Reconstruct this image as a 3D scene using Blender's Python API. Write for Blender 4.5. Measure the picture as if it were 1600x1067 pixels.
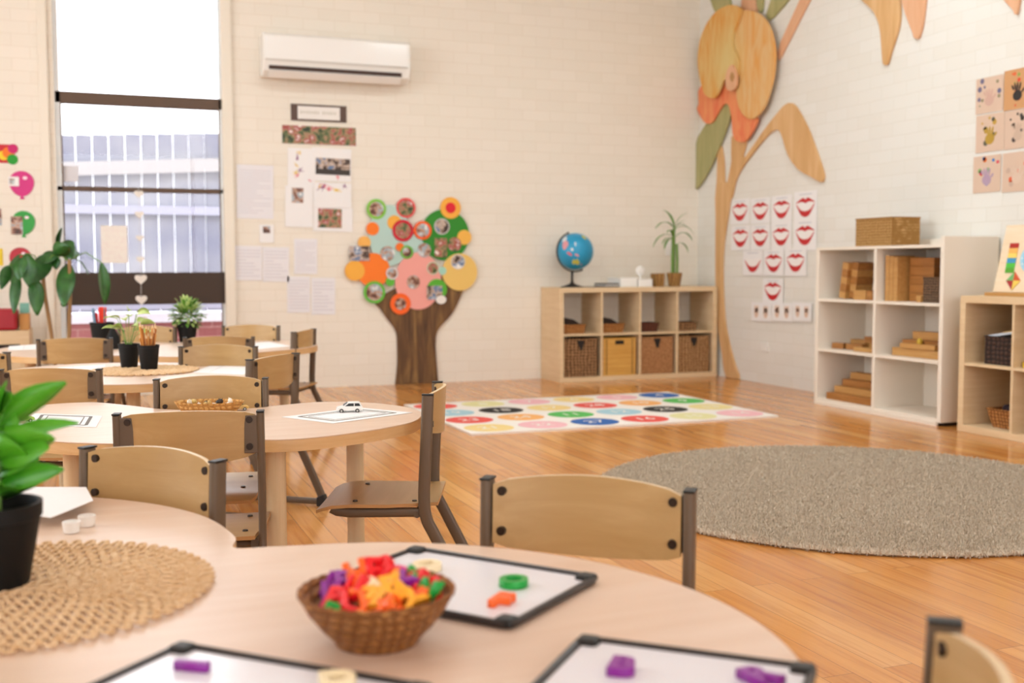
import bpy, bmesh, math, random
from mathutils import Vector, Matrix
PI = math.pi
random.seed(7)
S = bpy.context.scene
COL = S.collection
for o in list(bpy.data.objects): bpy.data.objects.remove(o)

# ------------------------------------------------------------------ camera
F_PX, PITCH, ROLL, YAW, CAM_H = 1712.54, 0.0673, -0.0024, 0.3655, 0.9338
FWD = Vector((math.sin(YAW)*math.cos(PITCH), math.cos(YAW)*math.cos(PITCH), -math.sin(PITCH)))
_r = Vector((math.cos(YAW), -math.sin(YAW), 0)); _u = _r.cross(FWD)
RIGHT = _r*math.cos(ROLL) + _u*math.sin(ROLL); UP = -_r*math.sin(ROLL) + _u*math.cos(ROLL)
cam_d = bpy.data.cameras.new('camera'); cam = bpy.data.objects.new('camera', cam_d); COL.objects.link(cam)
cam_d.sensor_width = 36; cam_d.lens = 36*F_PX/1600; cam_d.clip_start = 0.05
M3 = Matrix((RIGHT, UP, -FWD)).transposed()
cam.matrix_world = Matrix.Translation((0, 0, CAM_H)) @ M3.to_4x4()
cam_d.dof.use_dof = True; cam_d.dof.focus_distance = 2.75; cam_d.dof.aperture_fstop = 3.5
S.camera = cam
YA, XB = 8.514, 5.023            # back wall plane, right wall plane
# ------------------------------------------------------------------ world and light
w = bpy.data.worlds.new('world'); S.world = w; w.use_nodes = True
wn = w.node_tree.nodes; wl = w.node_tree.links
bg = wn['Background']; bg.inputs[0].default_value = (0.93, 0.96, 1.0, 1); bg.inputs[1].default_value = 13.0
def area(name, loc, rot, sx, sy, power, col=(1, 1, 1)):
    d = bpy.data.lights.new(name, 'AREA'); d.shape = 'RECTANGLE'; d.size = sx; d.size_y = sy; d.energy = power; d.color = col
    o = bpy.data.objects.new(name, d); COL.objects.link(o); o.location = loc; o.rotation_euler = rot
    return o
area('window_daylight_left', (-3.72, 4.0, 2.0), (0, -PI/2, 0), 2.2, 3.4, 145, (0.68, 0.90, 1.0))
area('rear_fill', (0.6, -4.3, 1.9), (PI/2, 0, 0), 7.0, 2.2, 12, (0.95, 0.97, 1.0))  # weak fill added behind the camera, in an assumed rear window
for x, y, pw in ((0.2, 2.4, 28), (1.1, 5.2, 86), (3.3, 2.4, 52), (3.5, 5.2, 96)):
    area('ceiling_fill', (x, y, 3.75), (0, 0, 0), 1.3, 0.5, pw, (0.80, 0.95, 1.0))  # overhead fill added to brighten the room, no lamp fixtures modelled
sun_d = bpy.data.lights.new('sun', 'SUN'); sun_d.energy = 2.0; sun_d.angle = 0.02; sun_d.color = (1, 0.95, 0.9)
sun = bpy.data.objects.new('sun', sun_d); COL.objects.link(sun); sun.rotation_euler = (math.radians(-38), math.radians(12), 0)   # strikes the yard fence, never the room
vs = S.view_settings; vs.view_transform = 'Standard'; vs.look = 'None'; vs.gamma = 1; vs.use_curve_mapping = False; vs.exposure = -1.47

# ------------------------------------------------------------------ picture helpers: pixel ray meets a real plane
def ray(px, py): return FWD*F_PX + RIGHT*(px-800) + UP*(533.5-py)
def G(px, py, z=0.0):
    d = ray(px, py); t = (z-CAM_H)/d.z; return Vector((d.x*t, d.y*t, z))
def A(px, py, off=0.0):
    d = ray(px, py); t = (YA-off)/d.y; return Vector((d.x*t, YA-off, CAM_H+d.z*t))
def B(px, py, off=0.0):
    d = ray(px, py); t = (XB-off)/d.x; return Vector((XB-off, d.y*t, CAM_H+d.z*t))

# ------------------------------------------------------------------ materials
def srgb(c):
    if isinstance(c, str):
        c = c.lstrip('#'); c = [int(c[i:i+2], 16)/255 for i in (0, 2, 4)]
    return tuple((x/12.92 if x <= 0.04045 else ((x+0.055)/1.055)**2.4) for x in c) + (1,)
MATS = {}
def mat(name, col, rough=0.6, metal=0.0, spec=0.5, sub=0.0, coat=0.0):
    if name in MATS: return MATS[name]
    m = bpy.data.materials.new(name); m.use_nodes = True
    b = m.node_tree.nodes['Principled BSDF']
    b.inputs['Base Color'].default_value = srgb(col); b.inputs['Roughness'].default_value = rough
    b.inputs['Metallic'].default_value = metal; b.inputs['Specular IOR Level'].default_value = spec
    if coat: b.inputs['Coat Weight'].default_value = coat; b.inputs['Coat Roughness'].default_value = 0.15
    MATS[name] = m; return m
def nt(m): return m.node_tree.nodes, m.node_tree.links, m.node_tree.nodes['Principled BSDF']
def ramp(n, stops, interp='LINEAR'):
    r = n.new('ShaderNodeValToRGB'); r.color_ramp.interpolation = interp
    e = r.color_ramp.elements
    e[0].position = stops[0][0]; e[0].color = srgb(stops[0][1])
    e[1].position = stops[-1][0]; e[1].color = srgb(stops[-1][1])
    for p, c in stops[1:-1]:
        x = e.new(p); x.color = srgb(c)
    return r
def coords(n, l, scale=(1, 1, 1), rot=(0, 0, 0), kind='Object', rnd=False):
    tc = n.new('ShaderNodeTexCoord'); mp = n.new('ShaderNodeMapping')
    mp.inputs['Scale'].default_value = scale; mp.inputs['Rotation'].default_value = rot
    l.new(tc.outputs[kind], mp.inputs['Vector'])
    if rnd:
        oi = n.new('ShaderNodeObjectInfo'); cx = n.new('ShaderNodeMath'); cx.operation = 'MULTIPLY'; cx.inputs[1].default_value = 37.0
        l.new(oi.outputs['Random'], cx.inputs[0]); l.new(cx.outputs[0], mp.inputs['Location'])
    return mp
def wood(name, stops, scale=(3, 30, 30), rough=0.45, bump=0.05, nscale=1.0, rnd=True, coat=0.0):
    if name in MATS: return MATS[name]
    m = mat(name, stops[0][1], rough, coat=coat); n, l, b = nt(m)
    mp = coords(n, l, scale, rnd=rnd)
    no = n.new('ShaderNodeTexNoise'); no.inputs['Scale'].default_value = nscale; no.inputs['Detail'].default_value = 6; no.inputs['Roughness'].default_value = 0.6
    no.inputs['Distortion'].default_value = 0.6
    l.new(mp.outputs[0], no.inputs['Vector'])
    r = ramp(n, stops); l.new(no.outputs['Fac'], r.inputs[0]); l.new(r.outputs[0], b.inputs['Base Color'])
    if bump:
        bp = n.new('ShaderNodeBump'); bp.inputs['Strength'].default_value = bump; bp.inputs['Distance'].default_value = 0.002
        l.new(no.outputs['Fac'], bp.inputs['Height']); l.new(bp.outputs[0], b.inputs['Normal'])
    return m
def noisy(name, c1, c2, scale=20, rough=0.7, bump=0.0, dist=0.002, detail=4, rnd=False):
    if name in MATS: return MATS[name]
    m = mat(name, c1, rough); n, l, b = nt(m)
    mp = coords(n, l, rnd=rnd); no = n.new('ShaderNodeTexNoise'); no.inputs['Scale'].default_value = scale; no.inputs['Detail'].default_value = detail
    l.new(mp.outputs[0], no.inputs['Vector']); r = ramp(n, [(0.3, c1), (0.7, c2)])
    l.new(no.outputs['Fac'], r.inputs[0]); l.new(r.outputs[0], b.inputs['Base Color'])
    if bump:
        bp = n.new('ShaderNodeBump'); bp.inputs['Strength'].default_value = bump; bp.inputs['Distance'].default_value = dist
        l.new(no.outputs['Fac'], bp.inputs['Height']); l.new(bp.outputs[0], b.inputs['Normal'])
    return m
def brick_wall(name, axis, base='#efe6d8', mortar='#e4d8c6'):
    m = mat(name, base, 0.55); n, l, b = nt(m)
    tc = n.new('ShaderNodeTexCoord'); sp = n.new('ShaderNodeSeparateXYZ'); cb = n.new('ShaderNodeCombineXYZ')
    l.new(tc.outputs['Object'], sp.inputs[0]); l.new(sp.outputs[axis], cb.inputs[0]); l.new(sp.outputs['Z'], cb.inputs[1])
    br = n.new('ShaderNodeTexBrick'); br.inputs['Scale'].default_value = 1.0
    br.inputs['Brick Width'].default_value = 0.24; br.inputs['Row Height'].default_value = 0.086
    br.inputs['Mortar Size'].default_value = 0.003; br.inputs['Mortar Smooth'].default_value = 0.8
    br.inputs['Color1'].default_value = srgb(base); br.inputs['Color2'].default_value = srgb('#ece3d4' if axis == 'X' else '#e7e3da'); br.inputs['Mortar'].default_value = srgb(mortar)
    no0 = n.new('ShaderNodeTexNoise'); no0.inputs['Scale'].default_value = 6; mx = n.new('ShaderNodeVectorMath'); mx.operation = 'MULTIPLY_ADD'
    mx.inputs[1].default_value = (0.006, 0.006, 0); l.new(cb.outputs[0], no0.inputs['Vector']); l.new(no0.outputs['Color'], mx.inputs[0]); l.new(cb.outputs[0], mx.inputs[2])
    l.new(mx.outputs[0], br.inputs['Vector']); l.new(br.outputs['Color'], b.inputs['Base Color'])
    no = n.new('ShaderNodeTexNoise'); no.inputs['Scale'].default_value = 45; no.inputs['Detail'].default_value = 5; l.new(cb.outputs[0], no.inputs['Vector'])
    ad = n.new('ShaderNodeMath'); ad.operation = 'MULTIPLY_ADD'; ad.inputs[1].default_value = 0.25
    iv = n.new('ShaderNodeMath'); iv.operation = 'SUBTRACT'; iv.inputs[0].default_value = 1.0
    l.new(br.outputs['Fac'], iv.inputs[1]); l.new(no.outputs['Fac'], ad.inputs[0]); l.new(iv.outputs[0], ad.inputs[2])
    bp = n.new('ShaderNodeBump'); bp.inputs['Strength'].default_value = 0.35; bp.inputs['Distance'].default_value = 0.003
    l.new(ad.outputs[0], bp.inputs['Height']); l.new(bp.outputs[0], b.inputs['Normal'])
    return m
def floor_mat():
    m = mat('timber_floor', '#c9935c', 0.2); n, l, b = nt(m)
    tc = n.new('ShaderNodeTexCoord'); sp = n.new('ShaderNodeSeparateXYZ'); cb = n.new('ShaderNodeCombineXYZ')
    l.new(tc.outputs['Object'], sp.inputs[0]); l.new(sp.outputs['Y'], cb.inputs[0]); l.new(sp.outputs['X'], cb.inputs[1])
    br = n.new('ShaderNodeTexBrick'); br.inputs['Scale'].default_value = 1; br.inputs['Brick Width'].default_value = 1.35; br.inputs['Row Height'].default_value = 0.085
    br.inputs['Mortar Size'].default_value = 0.0009; br.inputs['Mortar Smooth'].default_value = 0.1; br.inputs['Bias'].default_value = 0.0
    br.inputs['Color1'].default_value = (0, 0, 0, 1); br.inputs['Color2'].default_value = (1, 1, 1, 1); br.inputs['Mortar'].default_value = (0.5, 0.5, 0.5, 1)
    l.new(cb.outputs[0], br.inputs['Vector'])
    tone = ramp(n, [(0.0, '#ce8a42'), (0.35, '#d69149'), (0.7, '#dd9b52'), (1.0, '#e6ac69')]); l.new(br.outputs['Color'], tone.inputs[0])
    # grain running along the planks, shifted from plank to plank
    sh = n.new('ShaderNodeVectorMath'); sh.operation = 'MULTIPLY_ADD'; sh.inputs[1].default_value = (9, 9, 9)
    l.new(br.outputs['Color'], sh.inputs[0]); mp = n.new('ShaderNodeMapping'); mp.inputs['Scale'].default_value = (1.3, 26, 1)
    l.new(cb.outputs[0], mp.inputs['Vector']); l.new(mp.outputs[0], sh.inputs[2])
    no = n.new('ShaderNodeTexNoise'); no.inputs['Scale'].default_value = 1.6; no.inputs['Detail'].default_value = 7; no.inputs['Roughness'].default_value = 0.62; no.inputs['Distortion'].default_value = 0.5
    l.new(sh.outputs[0], no.inputs['Vector'])
    gr = ramp(n, [(0.3, '#d0b49c'), (0.5, '#f2eae2'), (0.75, '#ffffff')]); l.new(no.outputs['Fac'], gr.inputs[0])
    mx = n.new('ShaderNodeMix'); mx.data_type = 'RGBA'; mx.blend_type = 'MULTIPLY'; mx.inputs[0].default_value = 0.8
    l.new(tone.outputs[0], mx.inputs[6]); l.new(gr.outputs[0], mx.inputs[7])
    m2 = n.new('ShaderNodeMix'); m2.data_type = 'RGBA'; l.new(br.outputs['Fac'], m2.inputs[0]); l.new(mx.outputs[2], m2.inputs[6]); m2.inputs[7].default_value = srgb('#8a5a30')
    l.new(m2.outputs[2], b.inputs['Base Color'])
    rr = n.new('ShaderNodeMapRange'); rr.inputs[3].default_value = 0.10; rr.inputs[4].default_value = 0.22; l.new(no.outputs['Fac'], rr.inputs[0]); l.new(rr.outputs[0], b.inputs['Roughness'])
    bp = n.new('ShaderNodeBump'); bp.inputs['Strength'].default_value = 0.08; bp.inputs['Distance'].default_value = 0.001; bp.invert = True
    l.new(br.outputs['Fac'], bp.inputs['Height']); l.new(bp.outputs[0], b.inputs['Normal'])
    return m
def photo_mat(name, stops, scale=22):
    m = mat(name, '#888888', 0.35); n, l, b = nt(m)
    mp = coords(n, l, rnd=True); vo = n.new('ShaderNodeTexNoise'); vo.inputs['Scale'].default_value = scale; vo.inputs['Detail'].default_value = 2.5; vo.inputs['Roughness'].default_value = 0.6
    l.new(mp.outputs[0], vo.inputs['Vector']); r = ramp(n, stops); l.new(vo.outputs['Fac'], r.inputs[0]); l.new(r.outputs[0], b.inputs['Base Color'])
    return m
def weave(name, c1, c2, sx=60, rough=0.8):
    if name in MATS: return MATS[name]
    m = mat(name, c1, rough); n, l, b = nt(m)
    mp = coords(n, l, (1, 1, 1)); wv = n.new('ShaderNodeTexWave'); wv.bands_direction = 'Z'; wv.inputs['Scale'].default_value = sx; wv.inputs['Distortion'].default_value = 3.0
    wv.inputs['Detail'].default_value = 3; wv.inputs['Detail Scale'].default_value = 3.0
    l.new(mp.outputs[0], wv.inputs['Vector']); wv.inputs['Scale'].default_value = sx*0.4
    w2_ = n.new('ShaderNodeTexWave'); w2_.bands_direction = 'X'; w2_.inputs['Scale'].default_value = sx*0.33; w2_.inputs['Distortion'].default_value = 4.0; w2_.inputs['Detail'].default_value = 3; l.new(mp.outputs[0], w2_.inputs['Vector'])
    ml = n.new('ShaderNodeMath'); ml.operation = 'MULTIPLY'; l.new(wv.outputs['Fac'], ml.inputs[0]); l.new(w2_.outputs['Fac'], ml.inputs[1])
    r = ramp(n, [(0.03, c2), (0.38, c1)]); l.new(ml.outputs[0], r.inputs[0]); l.new(r.outputs[0], b.inputs['Base Color'])
    bp = n.new('ShaderNodeBump'); bp.inputs['Strength'].default_value = 0.8; bp.inputs['Distance'].default_value = 0.006
    l.new(ml.outputs[0], bp.inputs['Height']); l.new(bp.outputs[0], b.inputs['Normal'])
    return m
M_WALLA = brick_wall('painted_brick_back', 'X'); M_WALLB = brick_wall('painted_brick_right', 'Y', base='#eae7e0', mortar='#dfdacf')
M_WALLC = mat('plain_cream_wall', '#efe6d8', 0.6); M_CEIL = mat('ceiling_white', '#f4f0ea', 0.8)
M_TRIM = mat('cream_trim', '#ebe2d2', 0.4)
M_FLOOR = floor_mat(); M_FLOOR.node_tree.nodes['Principled BSDF'].inputs['Specular IOR Level'].default_value = 0.5
M_TOP = wood('maple_laminate', [(0.3, '#dcbca2'), (0.55, '#e1c4ad'), (0.75, '#e6ccb8')], (2.5, 26, 26), 0.36, 0.02); M_TOP.node_tree.nodes['Principled BSDF'].inputs['Specular IOR Level'].default_value = 0.65
M_EDGE = wood('maple_edge', [(0.3, '#cfa26c'), (0.7, '#dcb684')], (6, 6, 60), 0.4, 0.03)
M_LEG = wood('pale_leg_timber', [(0.3, '#d9bd92'), (0.7, '#e6cfa9')], (40, 40, 3), 0.4, 0.03)
M_PLY = wood('birch_ply_seat', [(0.3, '#b18c58'), (0.55, '#ba9663'), (0.75, '#c5a271')], (2.2, 24, 24), 0.32, 0.03)
M_PLYEDGE = mat('ply_edge', '#b98a55', 0.5)
M_TUBE = mat('grey_bronze_tube', '#665442', 0.42, metal=0.1)
M_BLACK = mat('black_plastic', '#0e0b09', 0.45)
M_BOLT = mat('dark_bolt', '#3a2f28', 0.35, metal=0.6)
M_KALLAX = wood('birch_effect_board', [(0.3, '#dcbd91'), (0.7, '#e8cda6')], (3, 3, 30), 0.5, 0.02)
M_WHITE = mat('white_laminate', '#f1e6d7', 0.4)
M_WPLAST = mat('white_plastic', '#f2efe9', 0.25)
M_PAPER = mat('white_paper', '#f2efee', 0.8); M_PAPERG = mat('bluish_paper', '#eae7ea', 0.8)
M_INKG = mat('grey_ink', '#c4bfc4', 0.8); M_INKD = mat('dark_ink', '#77706c', 0.8)
M_BROWNF = mat('dark_brown_aluminium', '#5a4432', 0.45, metal=0.2)
M_BLOCK = wood('block_timber', [(0.3, '#96602a'), (0.55, '#ad743a'), (0.8, '#c08a4c')], (4, 40, 40), 0.5, 0.05)
M_BLOCKP = wood('pale_block_timber', [(0.3, '#b98546'), (0.8, '#d2a263')], (4, 40, 40), 0.5, 0.05)
M_WICK = weave('brown_wicker', '#b08457', '#54351b', 32); M_WICKL = weave('seagrass_wicker', '#c4995f', '#94692f', 44)
M_WICKD = weave('dark_wicker', '#4d3327', '#1d110c', 30); M_WICKO = weave('orange_wicker', '#c68847', '#7a4719', 40)
M_JUTE = noisy('jute_rope', '#d2a878', '#e8c9a2', 120, 0.9, 0.5, 0.001)
M_BAMBOO = wood('bamboo_slats', [(0.3, '#c8913f'), (0.7, '#dcaa58')], (3, 3, 60), 0.4, 0.1)
M_LEAF = noisy('glossy_leaf', '#3f7a1c', '#76a83a', 18, 0.35, rnd=True); M_LEAFD = noisy('dark_leaf', '#1f4a1c', '#3b7030', 14, 0.35)
M_LEAFL = noisy('variegated_leaf', '#8fae45', '#d0dc92', 25, 0.4); M_LEAFB = noisy('bright_leaf', '#2f8a12', '#63b52a', 12, 0.35)
M_STEM = mat('green_stem', '#6a8f3a', 0.5); M_CANE = mat('brown_cane', '#9a7446', 0.6); M_SOIL = mat('soil', '#1a120c', 0.9)
M_BARK = wood('painted_bark', [(0.3, '#3f2817'), (0.5, '#6a4a2c'), (0.7, '#94703f')], (14, 14, 1.6), 0.7, 0.3, nscale=1.3)
M_RUG = noisy('grey_shag', '#b5a48e', '#dccdb8', 90, 0.95, 0.6, 0.006)
def flat(c, rough=0.6): return mat('paint_'+c.strip('#'), c, rough)
PH = [photo_mat('photo_print_a', [(0.30, '#2a1d18'), (0.43, '#7a4a38'), (0.5, '#c9a48c'), (0.56, '#8fa3b0'), (0.68, '#f0ece6')], 15),
      photo_mat('photo_print_b', [(0.30, '#1e2a1a'), (0.42, '#5c6a3a'), (0.5, '#b08868'), (0.57, '#a02828'), (0.68, '#eee4da')], 17),
      photo_mat('photo_print_c', [(0.28, '#251a16'), (0.42, '#503a30'), (0.5, '#d0b8a4'), (0.6, '#3c6a9a'), (0.7, '#f4f0ea')], 14)]

# ------------------------------------------------------------------ mesh helpers
def bm_(): return bmesh.new()
def setmat(faces, mi):
    for f in faces: f.material_index = mi
def box(bm, c, s, rot=None, mi=0):
    r = bmesh.ops.create_cube(bm, size=1.0)
    mt = Matrix.Translation(Vector(c)) @ ((rot.to_4x4() if rot is not None else Matrix.Identity(4)) @ Matrix.Diagonal((s[0], s[1], s[2], 1)))
    bmesh.ops.transform(bm, matrix=mt, verts=r['verts'])
    setmat({f for v in r['verts'] for f in v.link_faces}, mi); return r['verts']
def bx(bm, x0, x1, y0, y1, z0, z1, mi=0): return box(bm, ((x0+x1)/2, (y0+y1)/2, (z0+z1)/2), (abs(x1-x0), abs(y1-y0), abs(z1-z0)), mi=mi)
def cyl(bm, p0, p1, r0, r1=None, seg=20, mi=0, caps=True):
    r1 = r0 if r1 is None else r1; p0 = Vector(p0); p1 = Vector(p1); d = p1-p0
    q = d.to_track_quat('Z', 'Y').to_matrix()
    rings = []
    for p, r in ((p0, r0), (p1, r1)):
        rings.append([bm.verts.new(p + q @ Vector((math.cos(2*PI*i/seg)*r, math.sin(2*PI*i/seg)*r, 0))) for i in range(seg)])
    fs = [bm.faces.new((rings[0][i], rings[0][(i+1) % seg], rings[1][(i+1) % seg], rings[1][i])) for i in range(seg)]
    if caps: fs += [bm.faces.new(rings[0][::-1]), bm.faces.new(rings[1])]
    setmat(fs, mi)
def lathe(bm, prof, c=(0, 0, 0), seg=28, mi=0, sy=1.0):
    c = Vector(c); rings = []
    for r, z in prof: rings.append([bm.verts.new(c + Vector((math.cos(2*PI*i/seg)*r, math.sin(2*PI*i/seg)*r*sy, z))) for i in range(seg)])
    fs = []
    for a, b in zip(rings, rings[1:]):
        for i in range(seg):
            fs.append(bm.faces.new((a[i], a[(i+1) % seg], b[(i+1) % seg], b[i])))
    fs.append(bm.faces.new(rings[0][::-1])); fs.append(bm.faces.new(rings[-1])); setmat(fs, mi)
def tube(bm, pts, r, seg=8, mi=0, closed=False, caps=True):
    pts = [Vector(p) for p in pts]; n = len(pts); rings = []
    rr = r if isinstance(r, (list, tuple)) else [r]*n
    prev = None
    for i, p in enumerate(pts):
        a = pts[(i-1) % n] if (closed or i > 0) else p; b = pts[(i+1) % n] if (closed or i < n-1) else p
        d = (b-a).normalized()
        if prev is None:
            x = d.orthogonal().normalized()
        else:
            x = (prev - d*prev.dot(d)).normalized()
        prev = x; y = d.cross(x)
        rings.append([bm.verts.new(p + (x*math.cos(2*PI*k/seg)+y*math.sin(2*PI*k/seg))*rr[i]) for k in range(seg)])
    fs = []
    for i in range(n if closed else n-1):
        a, b = rings[i], rings[(i+1) % n]
        for k in range(seg): fs.append(bm.faces.new((a[k], a[(k+1) % seg], b[(k+1) % seg], b[k])))
    if not closed and caps: fs += [bm.faces.new(rings[0][::-1]), bm.faces.new(rings[-1])]
    setmat(fs, mi)
def sphere(bm, c, r, s=(1, 1, 1), seg=16, mi=0):
    v = bmesh.ops.create_uvsphere(bm, u_segments=seg, v_segments=max(6, seg//2), radius=r)['verts']
    bmesh.ops.transform(bm, matrix=Matrix.Translation(Vector(c)) @ Matrix.Diagonal((s[0], s[1], s[2], 1)), verts=v)
    setmat({f for x in v for f in x.link_faces}, mi)
def prism(bm, pts, off, mi=0):
    """closed polygon of 3-D points extruded by the vector off"""
    off = Vector(off); a = [bm.verts.new(Vector(p)) for p in pts]; b = [bm.verts.new(Vector(p)+off) for p in pts]; n = len(a)
    fs = [bm.faces.new(a), bm.faces.new(b[::-1])] + [bm.faces.new((a[i], b[i], b[(i+1) % n], a[(i+1) % n])) for i in range(n)]
    setmat(fs, mi); return fs
def catmull(pts, k=6, closed=True):
    out = []; n = len(pts)
    rng = range(n) if closed else range(n-1)
    for i in rng:
        if closed: p = [pts[(i+j-1) % n] for j in range(4)]
        else: p = [pts[max(0, i-1)], pts[i], pts[i+1], pts[min(n-1, i+2)]]
        for s in range(k):
            t = s/k
            out.append(tuple(0.5*((2*p[1][d]) + (-p[0][d]+p[2][d])*t + (2*p[0][d]-5*p[1][d]+4*p[2][d]-p[3][d])*t*t + (-p[0][d]+3*p[1][d]-3*p[2][d]+p[3][d])*t**3) for d in range(len(pts[0]))))
    if not closed: out.append(tuple(pts[-1]))
    return out
def obj(name, bm, m, parent=None, smooth=False, bevel=0.0, bseg=2):
    bmesh.ops.recalc_face_normals(bm, faces=bm.faces[:])
    me = bpy.data.meshes.new(name); bm.to_mesh(me); bm.free()
    for x in (m if isinstance(m, (list, tuple)) else [m]): me.materials.append(x)
    if smooth:
        me.polygons.foreach_set('use_smooth', [True]*len(me.polygons))
        try: me.set_sharp_from_angle(angle=math.radians(40))
        except Exception: pass
    o = bpy.data.objects.new(name, me); COL.objects.link(o)
    if parent: o.parent = parent
    if bevel:
        b = o.modifiers.new('bevel', 'BEVEL'); b.width = bevel; b.segments = bseg; b.limit_method = 'ANGLE'
    return o
def thing(name, label, cat, loc=(0, 0, 0), rz=0.0, group=None):
    o = bpy.data.objects.new(name, None); COL.objects.link(o); o.empty_display_size = 0.1
    o.location = loc; o.rotation_euler = (0, 0, rz); return tag(o, label, cat, group)
def tag(o, label, cat, group=None):
    o['label'] = label; o['category'] = cat
    if group: o['group'] = group
    return o
def struct(o): o['kind'] = 'structure'; return o
def dup(root, loc, rz, label=None, group=None):
    def cp(o, p):
        c = o.copy(); COL.objects.link(c); c.parent = p
        for ch in list(o.children): cp(ch, c)
        return c
    r = cp(root, None); r.location = loc; r.rotation_euler = (0, 0, rz)
    if label: r['label'] = label
    if group: r['group'] = group
    return r
def frame_from(origin, xdir, ydir):   # local frame as matrix
    x = Vector(xdir).normalized(); y = Vector(ydir).normalized(); z = x.cross(y)
    return Matrix.Translation(Vector(origin)) @ Matrix((x, y, z)).transposed().to_4x4()
# frames for things stuck on walls: local x = right along wall, local y = up, local z = out into the room
def wallframe(wall, px, py, off=0.002):
    if wall == 'A': return frame_from(A(px, py, off), (1, 0, 0), (0, 0, 1))
    return frame_from(B(px, py, off), (0, -1, 0), (0, 0, 1))
def wall_size(wall, p0, p1):
    a = (A if wall == 'A' else B)(*p0); b = (A if wall == 'A' else B)(*p1)
    return (abs(b.x-a.x) if wall == 'A' else abs(b.y-a.y)), abs(b.z-a.z)
def disc_pts(r, n=36, cx=0, cy=0, z=0, sx=1, sy=1): return [(cx+math.cos(2*PI*i/n)*r*sx, cy+math.sin(2*PI*i/n)*r*sy, z) for i in range(n)]
def rect_pts(w_, h_, cx=0, cy=0, z=0): return [(cx-w_/2, cy-h_/2, z), (cx+w_/2, cy-h_/2, z), (cx+w_/2, cy+h_/2, z), (cx-w_/2, cy+h_/2, z)]
def text_mesh(ch, size, extrude, bevel=0.0):
    c = bpy.data.curves.new('txt', 'FONT'); c.body = ch; c.size = size; c.extrude = extrude; c.bevel_depth = bevel; c.align_x = 'CENTER'; c.align_y = 'CENTER'
    c.resolution_u = 3; c.bevel_resolution = 1; c.offset = size*0.02 if bevel else 0.0
    o = bpy.data.objects.new('txt', c); COL.objects.link(o); bpy.context.view_layer.update()
    me = bpy.data.meshes.new_from_object(o.evaluated_get(bpy.context.evaluated_depsgraph_get())); bpy.data.objects.remove(o); return me
_TM = {}
def text_into(bm, ch, size, extrude, mt, mi=0):
    k = (ch, size, extrude)
    if k not in _TM: _TM[k] = text_mesh(ch, size, extrude)
    n0 = len(bm.verts); f0 = len(bm.faces); bm.from_mesh(_TM[k]); bm.verts.ensure_lookup_table(); bm.faces.ensure_lookup_table()
    bmesh.ops.transform(bm, matrix=mt, verts=bm.verts[n0:]); setmat(bm.faces[f0:], mi)

# ================================================================== SETTING
XL, YN, ZC = -3.6, -4.2, 3.9
bm = bm_(); bx(bm, XL-0.2, XB+0.2, YN-0.2, YA+0.2, -0.1, 0); struct(obj('floor', bm, M_FLOOR))
bm = bm_(); bx(bm, XL-0.2, XB+0.2, YN-0.2, YA+0.2, ZC, ZC+0.1); struct(obj('ceiling', bm, M_CEIL))
WX0, WX1, WZ1 = -0.215, 0.955, 3.55
bm = bm_()
bx(bm, XL-0.2, WX0, YA, YA+0.2, 0, ZC); bx(bm, WX1, XB+0.2, YA, YA+0.2, 0, ZC); bx(bm, WX0, WX1, YA, YA+0.2, WZ1, ZC); bx(bm, WX0, WX1, YA, YA+0.2, 0, 0.12)
struct(obj('wall_back', bm, M_WALLA))
bm = bm_(); bx(bm, XB, XB+0.2, YN-0.2, YA, 0, ZC); struct(obj('wall_right', bm, M_WALLB))
bm = bm_()
bx(bm, XL-0.15, XL, YN-0.2, YA, 0, 0.85); bx(bm, XL-0.15, XL, YN-0.2, YA, 3.15, ZC); bx(bm, XL-0.15, XL, YN-0.2, 2.3, 0.85, 3.15); bx(bm, XL-0.15, XL, 6.7, YA, 0.85, 3.15)
struct(obj('wall_left', bm, M_WALLC))
bm = bm_()
bx(bm, XL, XB, YN-0.15, YN, 0, 0.75); bx(bm, XL, XB, YN-0.15, YN, 3.05, ZC); bx(bm, XL, -3.0, YN-0.15, YN, 0.75, 3.05); bx(bm, 4.2, XB, YN-0.15, YN, 0.75, 3.05)
struct(obj('wall_front', bm, M_WALLC))
# window in the back wall: brown bars, cream reveal, glass
win = thing('window_1', '', ''); win['kind'] = 'structure'
for k in ('label', 'category'): del win[k]
bm = bm_()
bx(bm, WX0, WX1, YA+0.03, YA+0.09, 2.115, 2.20); obj('window_rail', bm, M_BROWNF, win, bevel=0.004)
bm = bm_(); bx(bm, WX0, WX1, YA+0.03, YA+0.09, 1.493, 1.527); obj('window_rail', bm, M_BROWNF, win, bevel=0.003)
bm = bm_(); bx(bm, WX0, WX1, YA+0.02, YA+0.10, 0.668, 0.905); obj('window_panel', bm, mat('brown_window_panel', '#37230f', 0.5), win, bevel=0.004)
bm = bm_(); bx(bm, WX0, WX1, YA+0.02, YA+0.10, 0.12, 0.17); obj('window_sill', bm, M_BROWNF, win)
bm = bm_()
for x0, x1 in ((WX0, WX0+0.035), (WX1-0.03, WX1)): bx(bm, x0, x1, YA+0.03, YA+0.10, 0.12, WZ1)
obj('window_frame', bm, mat('pale_window_jamb', '#e9eef0', 0.4), win)
bm = bm_()
for x0, x1 in ((WX0+0.035, WX0+0.045), (WX1-0.037, WX1-0.03)): bx(bm, x0, x1, YA+0.03, YA+0.07, 0.17, 2.2)
obj('window_bead', bm, M_BROWNF, win)
gm = bpy.data.materials.new('window_glass'); gm.use_nodes = True; gn = gm.node_tree.nodes; gl = gm.node_tree.links
gn.clear(); go = gn.new('ShaderNodeOutputMaterial'); tr = gn.new('ShaderNodeBsdfTransparent'); gs = gn.new('ShaderNodeBsdfGlossy'); gs.inputs['Roughness'].default_value = 0.02
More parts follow.
